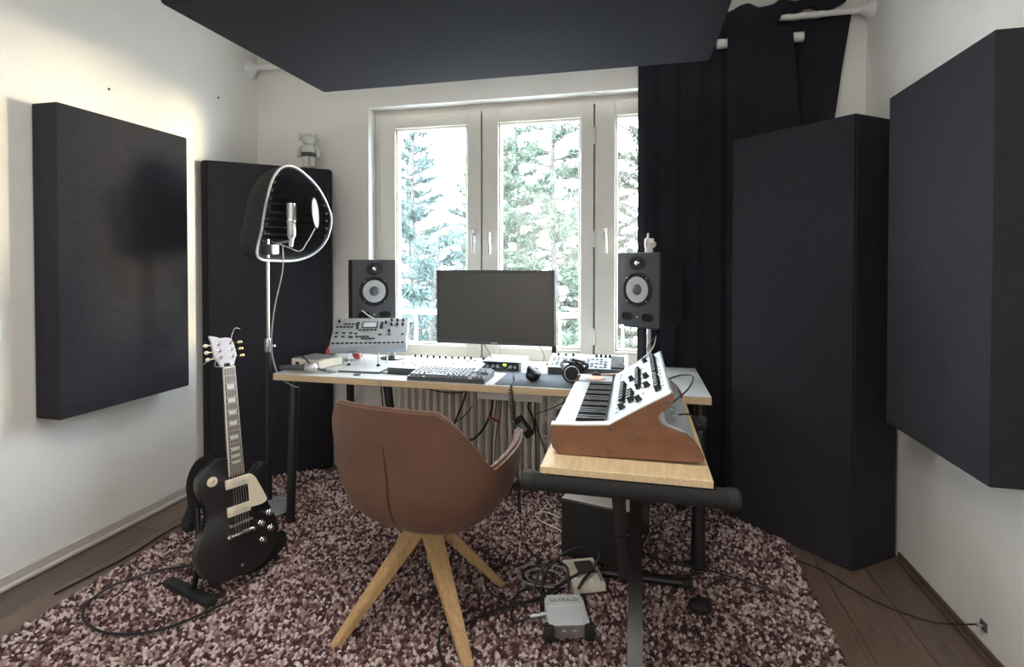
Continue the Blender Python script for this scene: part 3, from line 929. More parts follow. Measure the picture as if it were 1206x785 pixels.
G().tube([(-.084, .10, .0), (-.084, .10, .19)], .0042, 8).tube([(.087, .10, .0), (.087, .10, .19)], .0042, 8).tube([(-.084, .10, .14), (.087, .10, .14)], .0042, 8).obj('rear_frame', white, t2)

# fader controller
t = thing('fader_controller', 'flat white mixing controller with a row of small black knobs behind the keyboard', 'mixer', (-1.015, 2.675, .7505))
def wedge(x0, x1, y0, y1, za, zb_):
    return [(x0, y0, 0), (x1, y0, 0), (x1, y1, 0), (x0, y1, 0), (x0, y0, za), (x1, y0, za), (x1, y1, zb_), (x0, y1, zb_)], [(3, 2, 1, 0), (4, 5, 6, 7), (0, 1, 5, 4), (1, 2, 6, 5), (2, 3, 7, 6), (3, 0, 4, 7)]
G().add(*wedge(-.238, .238, -.155, .15, .030, .040)).obj('case', darkgrey, t)
cm = T((0, 0, .0352)) @ RX(1.88)
G().b2((-.236, -.152, 0), (.236, .150, .002), cm).obj('front_panel', panelw, t, 'white control surface')
fc = [-.19 + i * .038 for i in range(9)] + [.19]
k0 = None
for i, fx in enumerate(fc):
    G().b2((fx - .002, -.12, .0018), (fx + .002, .04, .0026), cm).obj('slider_slot', greybox, t)
    if k0 is None: k0 = G().b2((-.006, -.010, 0), (.006, .010, .009), bev=.002).obj('slider_cap', white, t); o = k0
    else: o = link_copy(k0, t)
    o.matrix_local = cm @ T((fx, -.06 + .03 * math.sin(i * 2), .002))
k0 = None
for i in range(11):
    fx = -.20 + i * .0365 + (.035 if i == 10 else 0)
    if k0 is None: k0 = kq.obj('knob', black, t); o = k0
    else: o = link_copy(k0, t)
    o.matrix_local = cm @ T((fx, .115, .002))
k0 = None
for i in range(11):
    fx = -.20 + i * .0365
    if k0 is None: k0 = bq.obj('button', greybox, t); o = k0
    else: o = link_copy(k0, t)
    o.matrix_local = cm @ T((fx, .075, .002))

# computer keyboard
t = thing('computer_keyboard', 'compact black computer keyboard with grey keycaps at the desk edge', 'keyboard', (-.893, 2.492, .7505))
G().add(*wedge(-.197, .197, -.094, .088, .020, .032)).obj('case', darkgrey, t)
km = T((0, -.003, .0262)) @ RX(3.8)
def cap(w_): 
    q = G()
    a, b = (w_ / 2, .0085), (w_ / 2 - .003, .0062)
    vs_ = [(-a[0], -a[1], 0), (a[0], -a[1], 0), (a[0], a[1], 0), (-a[0], a[1], 0), (-b[0], -b[1] + .001, .010), (b[0], -b[1] + .001, .010), (b[0], b[1] + .001, .010), (-b[0], b[1] + .001, .010)]
    return q.add(vs_, [(3, 2, 1, 0), (4, 5, 6, 7), (0, 1, 5, 4), (1, 2, 6, 5), (2, 3, 7, 6), (3, 0, 4, 7)])
caps = {}
def key(x, y, w_):
    w_ = round(w_, 4)
    if w_ not in caps: caps[w_] = cap(w_).obj('keycap', keycap, t, sharp=20); o = caps[w_]
    else: o = link_copy(caps[w_], t)
    o.matrix_local = km @ T((x, y, .001))
U_ = .0190
for r in range(6):
    yy = .072 - r * .0265 if False else .070 - r * .0275
    if r == 5:
        xs = [(-.18 + .002, .022), (-.155, .022), (-.131, .022), (-.055, .118), (.022, .022), (.048, .022), (.074, .022), (.100, .022)]
        for x_, w_ in xs: key(x_, yy, w_ - .001)
        for i in range(3): key(.137 + i * .0205, yy, .0185)
    else:
        for i in range(14): key(-.180 + i * .0212, yy, .0190)
        for i in range(3):
            if r in (0, 1, 2) or (r == 4 and i == 1): key(.137 + i * .0205, yy, .0185)

# audio interface
t = thing('audio_interface', 'silver audio interface with dark front and green digits, below the monitor', 'audio interface', (-.695, 2.815, .7505))
G().b2((-.108, -.10, .004), (.108, .10, .050), bev=.003).obj('case', silver, t)
fp = G().b2((-.098, -.1025, .007), (.094, -.099, .047), bev=.001).obj('front_panel', keyb, t, 'black front panel')
G().b2((.008, -.1035, .024), (.030, -.102, .042)).obj('display', keyb, t)
def digit(x0, z0, segs, par):
    w_, h_ = .0055, .0115
    S_ = {'a': ((0, h_), (w_, h_)), 'g': ((0, h_ / 2), (w_, h_ / 2)), 'd': ((0, 0), (w_, 0)), 'f': ((0, h_ / 2), (0, h_)), 'b': ((w_, h_ / 2), (w_, h_)), 'e': ((0, 0), (0, h_ / 2)), 'c': ((w_, 0), (w_, h_ / 2))}
    q = G()
    for s in segs:
        (a, b), (c, d) = S_[s]
        q.b2((x0 + min(a, c) - .0011, -.1045, z0 + min(b, d) - .0011), (x0 + max(a, c) + .0011, -.103, z0 + max(b, d) + .0011))
    q.obj('digit', greenlcd, par, 'glowing green digit')
digit(.0105, .0275, 'fgbc', t); digit(.0205, .0275, 'fgbc', t)
for kx in (-.075, -.045, -.018, .052, .075):
    G().lathe([(.009, 0), (.009, .004), (.007, .006), (.0065, .014), (.0055, .015)], 14, T((kx, -.102, .024)) @ RX(90)).obj('knob', greybox, t)
for kx in (-.088, .086):
    G().b2((kx - .004, -.09, 0), (kx + .004, .09, .005)).obj('foot', matte, t)

# mouse pad, mouse, headphones
o = G().prism(rpoly(-.205, -.145, .205, .145, .012), 0, .003).obj('mouse_pad', padm)
o.location = (-.445, 2.55, .7505)
tag(o, 'dark grey mouse pad at the desk edge beside the keyboard', 'mouse pad')
t = thing('vertical_mouse', 'black upright ergonomic mouse on the dark grey mouse pad', 'mouse', (-.485, 2.52, .7537), math.radians(-10))
prof = []
ms = G()
NS = 14
rings = []
for i in range(NS):
    s = i / (NS - 1)
    y = -.055 + .11 * s
    k = math.sin(PI * (.06 + .88 * s)) ** .55
    ring = []
    for j in range(14):
        a = 2 * PI * j / 14
        x = .036 * k * math.cos(a)
        z = .028 * k * math.sin(a) + .027
        if x < 0: z += .034 * k * min(1, -x / .03) * max(0, math.sin(a) * .9 + .2)
        ring.append((x, y, max(z, .0005)))
    rings += ring
fs = [(i * 14 + j, i * 14 + (j + 1) % 14, (i + 1) * 14 + (j + 1) % 14, (i + 1) * 14 + j) for i in range(NS - 1) for j in range(14)]
fs += [tuple(range(14)), tuple((NS - 1) * 14 + j for j in range(14))]
ms.add(rings, fs).obj('body', black, t, sharp=70)
G().tube([(.0, .025, .055), (.006, .045, .048)], .005, 8).obj('scroll_wheel', darkgrey, t)
t = thing('headphones', 'black over-ear headphones lying on the mouse pad before the right synthesizer', 'headphones', (-.285, 2.53, .7537), math.radians(20))
hm = T((-.02, -.02, .046)) @ RZ(-12) @ RX(84)
c1 = G().lathe([(.030, -.020), (.042, -.016), (.045, 0), (.045, .012), (.036, .018), (.030, .020)], 28, hm).obj('ear_cup', matte, t)
G().tube([hm @ V((.034 * math.cos(a), .034 * math.sin(a), .0185)) for a in [2 * PI * i / 32 for i in range(32)]], .0022, 6, closed=True).obj('ring', silver, c1, 'silver ring on the ear cup')
hm2 = T((.028, .075, .042)) @ RZ(25) @ RX(70)
G().lathe([(.030, -.020), (.040, -.016), (.042, 0), (.040, .012), (.030, .020)], 28, hm2).obj('ear_cup', matte, t)
G().tube(spline([(-.052, -.015, .05), (-.050, .06, .074), (-.015, .125, .080), (.05, .14, .074), (.085, .09, .06), (.066, .08, .045)], 6), [.0085] * 31, 10).obj('headband', matte, t)
G().tube(spline([(-.020, -.02, .093), (-.03, .01, .10), (.0, .05, .098), (.03, .07, .084)], 5), .009, 8).obj('yoke', black, t)

# right desktop synth
t = thing('desktop_synthesizer', 'silver tabletop synthesizer with black pad at its right end, under the right speaker', 'synthesizer', (-.245, 2.80, .7505), math.radians(1))
G().add(*wedge(-.198, .198, -.105, .105, .034, .070)).obj('case', darkgrey, t)
ra = math.degrees(math.atan2(.036, .21))
sm_ = T((0, 0, .0523)) @ RX(ra)
G().b2((-.198, -.104, 0), (.198, .106, .004), sm_, bev=.0015).obj('front_panel', panelw, t, 'pale blue-white control panel')
for sx in (-1, 1):
    G().add(*wedge(sx * .198 - .004 if sx > 0 else -.202, sx * .198 + .004 if sx > 0 else -.194, -.107, .108, .040, .076)).obj('side_cheek', silver, t)
G().b2((.118, -.10, .004), (.186, .075, .012), sm_, bev=.003).obj('touch_pad', matte, t, 'black pad at the right end')
G().b2((-.05, .058, .004), (.028, .088, .006), sm_).obj('display', lcd, t)
k0 = None
for (kx, ky) in [(-.165, .075), (-.125, .075), (-.085, .075), (.040, .070), (.064, .070), (.088, .070), (.110, .070)]:
    if k0 is None: k0 = kq.obj('knob', black, t); o = k0
    else: o = link_copy(k0, t)
    o.matrix_local = sm_ @ T((kx, ky, .004))
k0 = None
for i in range(13):
    for j, ky in enumerate((-.085, -.060, -.035, -.005, .025)):
        if (i * 3 + j * 5) % 7 in (0, 3) or (j == 4 and 4 < i < 8): continue
        if k0 is None: k0 = bq.obj('button', darkgrey, t); o = k0
        else: o = link_copy(k0, t)
        o.matrix_local = sm_ @ T((-.18 + i * .0225, ky, .004))

# hand microphone, box, red headphones, folder and bits on the left
t = thing('hand_microphone', 'black hand microphone with a silver ball grille on the left desk corner', 'microphone', (-1.72, 2.442, .7755), math.radians(3))
hm = RY(90)
G().lathe([(.010, -.105), (.0125, -.100), (.0165, .02), (.0195, .038), (.022, .044)], 20, RY(88)).obj('handle', darkgrey, t)
G().lathe([(.022, .044), (.0245, .052), (.0255, .064), (.0245, .068)], 20, RY(88)).obj('collar', silver, t)
G().lathe([(.0245, .066), (.0255, .074), (.0235, .090), (.016, .100), (.006, .1035)], 20, RY(88)).obj('grille', steel, t)
t = thing('white_device', 'white box-like device with grey top on the left end of the desk', 'device', (-1.735, 2.63, .7505), math.radians(-14))
G().b2((-.105, -.085, .002), (.105, .085, .046), bev=.003).obj('case', offwhite, t)
G().b2((-.095, -.078, .046), (.085, .078, .049), bev=.001).obj('top_cover', greybox, t, 'grey top cover')
G().b2((-.07, -.0875, .012), (-.045, -.0845, .030)).obj('port', black, t)
for kx in (.0, .03, .06):
    G().cyl((kx, -.085, .024), (kx, -.089, .024), .006, n=12).obj('jack', steel, t)
t = thing('red_headphones', 'headphones with red ear cups lying behind the drum machine stand', 'headphones', (-1.695, 2.85, .7505), math.radians(10))
for sx in (-1, 1):
    c_ = G().lathe([(.026, -.018), (.036, -.014), (.038, 0), (.034, .014), (.024, .018)], 24, T((sx * .085, -.01, .039)) @ RY(78 * sx)).obj('ear_cup', redm, t)
    G().lathe([(.018, -.026), (.030, -.024), (.032, -.017), (.02, -.015)], 20, T((sx * .085, -.01, .039)) @ RY(78 * sx)).obj('cushion', matte, c_)
G().tube(spline([(-.085, .0, .062), (-.07, .05, .055), (0, .085, .05), (.07, .05, .055), (.085, 0, .062)], 5), .009, 8).obj('headband', matte, t)
t = thing('paper_folder', 'thin dark folder with white sheets in front of the drum machine stand', 'folder', (-1.41, 2.55, .7505), math.radians(2))
G().b2((-.115, -.055, 0), (.115, .075, .007), bev=.002).obj('cover', padm, t)
G().b2((-.110, -.045, .007), (.113, .074, .010)).obj('sheet', white, t)
o = G().lathe([(.018, 0), (.020, .004), (.014, .007)], 18).obj('guitar_pick_tin', darkgrey); o.location = (-1.385, 2.445, .7505)
tag(o, 'tiny flat dark disc on the desk before the folder', 'disc')
t = thing('cable_plug', 'clear plastic plug end of the cable beside the hand microphone', 'plug', (-1.555, 2.47, .7595), math.radians(-25))
G().cyl((-.045, 0, 0), (.03, 0, 0), .0085, n=12).obj('sleeve', silver, t)
G().cyl((.03, 0, 0), (.055, 0, 0), .0032, n=10).obj('tip', chrome, t)

# figurines
t = thing('silver_figurine', 'small silver standing figurine on top of the left bass trap', 'figurine', (-2.035, 3.005, 1.921), math.radians(35)).scale = (1.22, 1.22, 1.22)
t = [o for o in C.objects if o.name == 'silver_figurine'][0]
for sx in (-1, 1):
    G().tube([(sx * .018, 0, .008), (sx * .018, 0, .075)], [.013, .016], 12).ball((sx * .019, -.008, .010), (.016, .022, .010), 12).obj('leg', figm, t)
    G().tube(spline([(sx * .030, 0, .115), (sx * .046, 0, .09), (sx * .045, -.004, .060)], 4), [.010, .010, .010, .0105, .011, .0105, .010, .0105, .011], 10).obj('arm', figm, t)
G().lathe([(.026, .060), (.034, .070), (.034, .095), (.028, .120), (.016, .128)], 20, M.Diagonal((1, .75, 1, 1))).obj('torso', figm, t)
G().lathe([(.0345, .062), (.036, .066), (.0355, .082), (.034, .084)], 20, M.Diagonal((1, .76, 1, 1))).obj('shorts', darkgrey, t, 'darker shorts of the figurine')
G().ball((0, 0, .152), (.036, .030, .032), 16).obj('head', figm, t)
for sx in (-1, 1):
    G().ball((sx * .041, 0, .164), (.011, .010, .020), 10).obj('ear', figm, t)
t = thing('hand_sculpture', 'small white hand sculpture with raised middle finger on the right speaker', 'sculpture', (.062, 2.80, 1.3745), math.radians(8))
pal = G()
pal.lathe([(.017, 0), (.018, .006), (.0165, .02), (.020, .030)], 18, M.Diagonal((1.15, .8, 1, 1)))
pal.box((0, .002, .045), (.044, .024, .036), bev=.008, seg=2)
pal.obj('palm', plaster, t)
for fx, ln in ((-.0165, .0), (-.0055, .045), (.0055, 0), (.016, 0)):
    if ln:
        G().tube(spline([(fx, 0, .052), (fx, .001, .078), (fx + .001, -.001, .101)], 4), [.0066, .0066, .0068, .0066, .0062, .0064, .0060, .0054, .0036], 10).obj('finger', plaster, t)
    else:
        G().tube(spline([(fx, .003, .056), (fx, -.008, .068), (fx, -.019, .062), (fx, -.019, .046), (fx, -.010, .042)], 4), [.0062] * 17, 10).obj('finger', plaster, t)
G().tube(spline([(.020, -.004, .030), (.028, -.012, .044), (.018, -.021, .053), (.002, -.024, .050)], 4), [.0075, .0075, .0072, .007, .007, .0068, .0066, .0066, .0066, .0062, .006, .0055, .004], 10).obj('thumb', plaster, t)

# ================================================================ microphone stand with reflection filter
MX, MY = -1.885, 2.42
t = thing('microphone_stand', 'tall black microphone stand with round base beside the left bass trap', 'microphone stand', (MX, MY, .026))
G().lathe([(.120, 0), (.125, .006), (.122, .012), (.100, .017), (.098, .015), (.085, .019), (.083, .017), (.05, .022), (.02, .030), (.018, .05)], 40).obj('base', greybox, t, 'round grey base plate')
G().cyl((0, 0, .04), (0, 0, .86), .0145, n=14).obj('lower_tube', bmetal, t)
cl = G().lathe([(.017, .83), (.019, .835), (.019, .89), (.015, .90)], 16).obj('clutch', steel, t)
G().tube([(.018, 0, .862), (.04, 0, .862)], .006, 8).obj('thumbscrew', steel, cl)
G().cyl((0, 0, .88), (0, 0, 1.42), .0085, n=12).obj('upper_tube', steel, t, 'chrome upper tube')
t = thing('reflection_filter', 'black ribbed reflection filter shell with silver rim around the microphone', 'reflection filter', (MX + .02, MY, 1.40))
# opening plane: ex to the right, ez up, n forward (towards the open side)
aF = math.radians(-12)
n_ = V((math.cos(aF), math.sin(aF), -.02)).normalized()
ex = V((-math.sin(aF), math.cos(aF), 0)).normalized()
ez = n_.cross(ex) * -1
if ez.z < 0: ez = -ez
rimp = [(-.113, -.036), (-.089, .102), (-.065, .233), (-.029, .355), (.023, .429), (.095, .454), (.183, .427), (.289, .356), (.363, .262), (.391, .18), (.358, .074), (.275, -.007), (.153, -.051), (.001, -.057)]
rimp = [(p.x, p.y) for p in spline([(a, b, 0) for a, b in rimp], 5, True)]
O_ = V((.03, 0, -.010))
def rp(a, b, d=0): return O_ + ex * a + ez * b + n_ * d
NB = len(rimp)
cA, cB = .14, .20
def shell_pts(off, depth):
    out = []
    for k in range(13):
        s = k / 12 * (PI / 2)
        kk = math.cos(s) ** .8 if k < 12 else 0.02
        dd = -depth * math.sin(s)
        for i, (a, b) in enumerate(rimp):
            sc = (1 - off) * kk
            wob = 1 + .016 * math.cos((b - cB) * 2 * PI / .042) * math.sin(2 * s)
            out.append(rp(cA + (a - cA) * sc * wob, cB + (b - cB) * (.25 + .75 * kk if True else kk) * (1 - off) if False else cB + (b - cB) * sc * wob, dd + .09 * math.cos(s) * (1 - min(1, abs(b - cB) / .28)) * (-.2) * 0))
    return out
q = G()
so = shell_pts(0, .29); si = shell_pts(.05, .265)
fo_ = [(k * NB + i, k * NB + (i + 1) % NB, (k + 1) * NB + (i + 1) % NB, (k + 1) * NB + i) for k in range(12) for i in range(NB)]
q.add(so, fo_ + [tuple(12 * NB + i for i in range(NB))])
b0 = len(q.v)
q.add(si, [tuple(reversed(f)) for f in fo_] + [tuple(reversed([12 * NB + i for i in range(NB)]))])
for i in range(NB):
    q.f.append((i, (i + 1) % NB, b0 + (i + 1) % NB, b0 + i))
q.obj('shell', felt, t, sharp=75)
# horizontal ribs of the felt lining
for k in range(9):
    b = .045 + k * .044
    pts_ = []
    lim = []
    for i in range(13):
        u = -1 + i / 6
        # half width of the rim at this height
        xs_ = [a for (a, bb) in rimp if abs(bb - b) < .03]
        a0, a1 = min(xs_) + .03, max(xs_) - .03
        aa = (a0 + a1) / 2 + (a1 - a0) / 2 * math.sin(u * PI / 2)
        hgt = max(.1, 1 - ((b - cB) / .30) ** 2) ** .5
        pts_.append(rp(aa, b, -.225 * hgt * math.cos(u * PI / 2) ** .8 - .004))
    G().tube(pts_, .009, 6).obj('rib', felt, t)
G().tube([rp(a, b, .001) for a, b in rimp], .0062, 8, closed=True).obj('rim', silver, t, 'silver rim of the filter')
G().b2((-.045, -.028, -.035), (.03, .028, .020), bev=.006).obj('clamp', steel, t, 'steel clamp on the stand')
# condenser microphone inside
t = thing('condenser_microphone', 'slim silver condenser microphone inside the black reflection filter', 'microphone', (MX + .165, MY - .03, 1.405))
G().cyl((-.110, .028, .02), (-.006, .0, .03), .007, n=10).obj('mount_arm', steel, t)
G().tube([(-.004, 0, 0), (0, 0, .045)], [.009, .013], 12).obj('connector', steel, t)
G().lathe([(.016, .045), (.021, .055), (.021, .130), (.018, .136)], 20).obj('body', silver, t)
G().lathe([(.0185, .136), (.023, .142), (.0235, .21), (.020, .222), (.004, .224)], 20).obj('grille', steel, t)
G().lathe([(.0236, .128), (.0245, .130), (.0245, .142), (.0236, .144)], 20).obj('band', chrome, t)
t = thing('pop_filter', 'round pale pop filter on a thin gooseneck in front of the condenser microphone', 'pop filter', (-1.650, 2.49, 1.585))
pm_ = RZ(22) @ RY(86)
G().lathe([(.004, -.001), (.078, -.0012), (.078, .0012), (.004, .001)], 32, pm_).obj('mesh_disc', pearl, t)
G().tube([pm_ @ V((.079 * math.cos(a), .079 * math.sin(a), 0)) for a in [2 * PI * i / 32 for i in range(32)]], .0045, 8, closed=True).obj('hoop', black, t)
G().tube(spline([(-.0, .0, -.08), (-.035, -.015, -.150), (-.07, -.03, -.20), (-.13, -.05, -.180), (-.215, -.065, -.150)], 6), .003, 8).obj('gooseneck', steel, t)
t = thing('microphone_cable', 'thin pale cable hanging in an arc from the microphone stand', 'cable', (MX, MY, 1.3))
G().tube(spline([(.135, -.06, .105), (.125, -.05, -.02), (.06, -.03, -.22), (.035, -.02, -.42), (.075, -.02, -.56), (.15, -.015, -.61), (.19, -.012, -.62)], 8), .0035, 8).obj('lead', wireg, t)

# ================================================================ guitar on its stand
t = thing('electric_guitar', 'black single-cut electric guitar with cream pickguard leaning on its stand', 'guitar', (-1.543, 1.805, .075), 0)
ga = math.radians(-24)      # heading of the guitar's face
# local axes: x right seen from the front, y into the body, z up the neck
GR = M.Rotation(ga + PI / 2, 4, 'Z') @ RX(-7.5) 
t.rotation_euler = GR.to_euler()
t.scale = (.985, 1, .95)
body = [(0, 0), (.075, .008), (.130, .048), (.158, .115), (.158, .165), (.138, .225), (.122, .268), (.122, .31), (.132, .36), (.136, .405), (.122, .432), (.098, .425), (.070, .395), (.046, .385), (.030, .40), (.026, .45), (-.010, .485), (-.06, .495), (-.105, .478), (-.140, .435), (-.143, .385), (-.124, .325), (-.116, .28), (-.130, .235), (-.158, .175), (-.165, .12), (-.140, .05), (-.08, .009)]
bp = s2(body, 4)
G_M = M(((1, 0, 0, 0), (0, 0, 1, 0), (0, 1, 0, 0), (0, 0, 0, 1)))    # poly (x,z), extrude -> y
def slab(poly, y0, y1, rr=.006):
    cx_ = sum(p[0] for p in poly) / len(poly); cz_ = sum(p[1] for p in poly) / len(poly)
    def ins(k): 
        return [(p[0] + (cx_ - p[0]) * k, p[1] + (cz_ - p[1]) * k) for p in poly]
    n = len(poly); vs_ = []; 
    lv = [(ins(rr / .15), y0), (ins(rr / .5), y0 + rr * .3), (poly, y0 + rr), (poly, y1 - rr), (ins(rr / .15), y1)]
    for pl, y in lv: vs_ += [(p[0], y, p[1]) for p in pl]
    fs = [tuple(range(n - 1, -1, -1)), tuple(4 * n + i for i in range(n))]
    for k in range(4): fs += [(k * n + i, k * n + (i + 1) % n, (k + 1) * n + (i + 1) % n, (k + 1) * n + i) for i in range(n)]
    return G().add(vs_, fs)
slab(bp, -.022, .026).obj('body', guitb, t)
# neck with fretboard, frets and inlays
G().tube([(0, .004, .40), (0, .000, .47), (0, -.008, .86), (0, -.004, .885)], [.024, .020, .0175, .0175], 12, M.Diagonal((1.12, 1, 1, 1))).obj('neck', guitb, t)
fb = G().add([(-.0275, -.031, .415), (.0275, -.031, .415), (.0215, -.031, .868), (-.0215, -.031, .868), (-.0275, -.020, .415), (.0275, -.020, .415), (.0215, -.016, .868), (-.0215, -.016, .868)], [(0, 1, 2, 3), (7, 6, 5, 4), (0, 4, 5, 1), (1, 5, 6, 2), (2, 6, 7, 3), (3, 7, 4, 0)]).obj('fretboard', fretb, t)
SCL = .62
fz = [.868]
for i in range(1, 23):
    fz.append(.868 - SCL * .98 * (1 - 2 ** (-i / 12)) )
fz = [z for z in fz if z > .418]
def fbw(z): return lerp(.0275, .0215, (z - .415) / .453)
for z in fz[1:]:
    G().tube([(-fbw(z), -.0315, z), (fbw(z), -.0315, z)], .0011, 6).obj('fret', steel, fb)
for i in (3, 5, 7, 9, 12, 15, 17, 19):
    if i < len(fz):
        zc = (fz[i] + fz[i - 1]) / 2; hz = (fz[i - 1] - fz[i]) * .36; w_ = fbw(zc) * .72
        G().add([(-w_, -.0316, zc + hz), (w_, -.0316, zc + hz), (w_ * .75, -.0316, zc - hz), (-w_ * .75, -.0316, zc - hz), (-w_, -.0306, zc + hz), (w_, -.0306, zc + hz), (w_ * .75, -.0306, zc - hz), (-w_ * .75, -.0306, zc - hz)], [(3, 2, 1, 0), (4, 5, 6, 7), (0, 1, 5, 4), (1, 2, 6, 5), (2, 3, 7, 6), (3, 0, 4, 7)]).obj('inlay', pearl, fb)
for sx in (-1, 1):
    G().add([(sx * .0275, -.0318, .415), (sx * .0292, -.0318, .415), (sx * .0230, -.0318, .868), (sx * .0215, -.0318, .868), (sx * .0275, -.022, .415), (sx * .0292, -.022, .415), (sx * .0230, -.020, .868), (sx * .0215, -.020, .868)], [(0, 1, 2, 3), (7, 6, 5, 4), (0, 4, 5, 1), (1, 5, 6, 2), (2, 6, 7, 3), (3, 7, 4, 0)]).obj('binding', pearl, fb)
G().b2((-.0225, -.034, .866), (.0225, -.020, .872)).obj('nut', pearl, t)
hp = [(-.024, .870), (-.032, .893), (-.044, .915), (-.046, .985), (-.052, 1.010), (-.030, 1.004), (-.012, .995), (.010, .996), (.032, .990), (.040, .965), (.044, .915), (.034, .893), (.024, .870)]
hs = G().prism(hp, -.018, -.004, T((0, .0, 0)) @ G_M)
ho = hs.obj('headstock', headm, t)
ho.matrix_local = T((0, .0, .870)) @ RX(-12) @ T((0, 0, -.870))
for i, z in enumerate((.910, .940, .970)):
    for sx in (-1, 1):
        G().lathe([(.007, 0), (.007, .003), (.0035, .004), (.0030, .016), (.0035, .018)], 10, T((sx * .024, -.018, z)) @ RX(90)).obj('tuning_post', chrome, ho)
        pg = G().cyl((sx * .040, -.009, z), (sx * .062, -.009, z), .0028, n=8)
        pg.ball((sx * .069, -.009, z), (.010, .006, .0085), 10)
        pg.obj('tuner_button', cream if sx < 0 else gold, ho)
# loose string ends
G().tube(spline([(.024, -.03, .970), (.030, -.035, 1.0), (.050, -.03, 1.03), (.075, -.02, 1.028)], 5), .0014, 6).obj('string_end', steel, ho)
G().tube(spline([(-.024, -.03, .930), (-.05, -.035, .918), (-.105, -.03, .885)], 5), .0014, 6).obj('string_end', steel, ho)
G().tube(spline([(-.024, -.03, .912), (-.045, -.034, .905), (-.055, -.03, .875), (-.03, -.03, .872)], 5), .0014, 6).obj('string_end', steel, ho)
# hardware
pg = s2([(.034, .395), (.05, .405), (.072, .385), (.088, .35), (.112, .29), (.115, .272), (.098, .262), (.060, .263), (.044, .268), (.042, .30), (.042, .35)], 3)
G().prism(pg, -.0305, -.0285, G_M).obj('pickguard', cream, t)
G().cyl((.085, -.0285, .30), (.085, -.022, .30), .004, n=8).cyl((.06, -.0285, .37), (.06, -.022, .37), .004, n=8).obj('pickguard_screw', steel, t)
for z in (.385, .272):
    p_ = G().b2((-.046, -.034, z - .0195), (.046, -.0215, z + .0195), bev=.003, seg=2).obj('pickup', cream, t, 'cream pickup cover')
    for i in range(6):
        G().cyl((-.025 + i * .010, -.0352, z), (-.025 + i * .010, -.0338, z), .0024, n=8).obj('pole_screw', steel, p_)
br = G().box((.002, -.033, .218), (.082, .010, .013), T((0, 0, 0)) @ T((.002, -.033, .218)) @ RY(-4) @ T((-.002, .033, -.218)), bev=.002).obj('bridge', chrome, t)
for i in range(6):
    G().b2((-.027 + i * .0105, -.041, .2125), (-.021 + i * .0105, -.037, .2225)).obj('saddle', chrome, br)
for sx in (-.040, .044):
    G().cyl((sx, -.034, .218), (sx, -.022, .218), .006, n=12).obj('bridge_post', chrome, br)
tp = G().tube([(-.050, -.033, .175), (-.03, -.035, .177), (.035, -.035, .177), (.054, -.033, .175)], [.006, .0085, .0085, .006], 10).obj('tailpiece', chrome, t)
for sx in (-.048, .052):
    G().lathe([(.009, 0), (.009, .006), (.006, .008)], 14, T((sx, -.0335, .175)) @ RX(90)).cyl((sx, -.033, .175), (sx, -.022, .175), .005, n=10).obj('stud', chrome, tp)
for i in range(6):
    xb = -.024 + i * .0105; xn = -.0165 + i * .0066
    G().tube([(xb, -.0425, .180), (xb, -.0425, .218), (xn, -.0355, .869)], .0007, 5).obj('string', steel, t)
for (kx, kz) in ((.088, .180), (.124, .212), (.090, .108), (.126, .145)):
    G().lathe([(.013, 0), (.0135, .003), (.0115, .005), (.0105, .016), (.0085, .0175)], 20, T((kx, -.022, kz)) @ RX(90)).obj('control_knob', chrome, t)
tb = G().lathe([(.020, 0), (.020, .0012), (.018, .002)], 24, T((-.092, -.022, .415)) @ RX(90)).obj('toggle_plate', cream, t)
G().tube([(-.092, -.023, .415), (-.094, -.042, .420)], [.003, .005], 8).obj('toggle_switch', gold, tb)
G().cyl((.0, -.0225, .043), (0, -.0255, .043), .0065, n=12).obj('output_screw', chrome, t)
# the strap hangs down on both sides
def ribbon(pts, w_, wd, n=5):
    P = spline(pts, n)
    vs_ = []
    for i, p in enumerate(P):
        a = P[max(0, i - 1)]; b = P[min(len(P) - 1, i + 1)]
        d = (b - a).normalized()
        s = d.cross(V(wd)).normalized() * (w_ / 2)
        nn = d.cross(s).normalized() * .0018
        vs_ += [p - s - nn, p + s - nn, p + s + nn, p - s + nn]
    fs = []
    for i in range(len(P) - 1):
        a, b = i * 4, i * 4 + 4
        for j in range(4): fs.append((a + j, a + (j + 1) % 4, b + (j + 1) % 4, b + j))
    fs += [(3, 2, 1, 0), tuple(len(P) * 4 - 4 + j for j in range(4))]
    return G().add(vs_, fs)
sp_ = ribbon([(-.06, .03, .50), (-.105, .050, .485), (-.128, .07, .42), (-.125, .08, .34), (-.130, .07, .28), (-.150, .05, .245), (-.165, .05, .265), (-.135, .07, .31)], .042, (0, 1, .25))
sp_.obj('strap', matte, t, 'black strap hanging at the left shoulder')
ribbon([(.0, .03, .012), (.06, .05, -.02), (.13, .05, -.015), (.16, .04, .04), (.20, .045, .07), (.205, .05, .025), (.15, .055, .0), (.12, .05, .06)], .045, (0, 1, .3)).obj('strap', matte, t, 'black strap looped below the body')
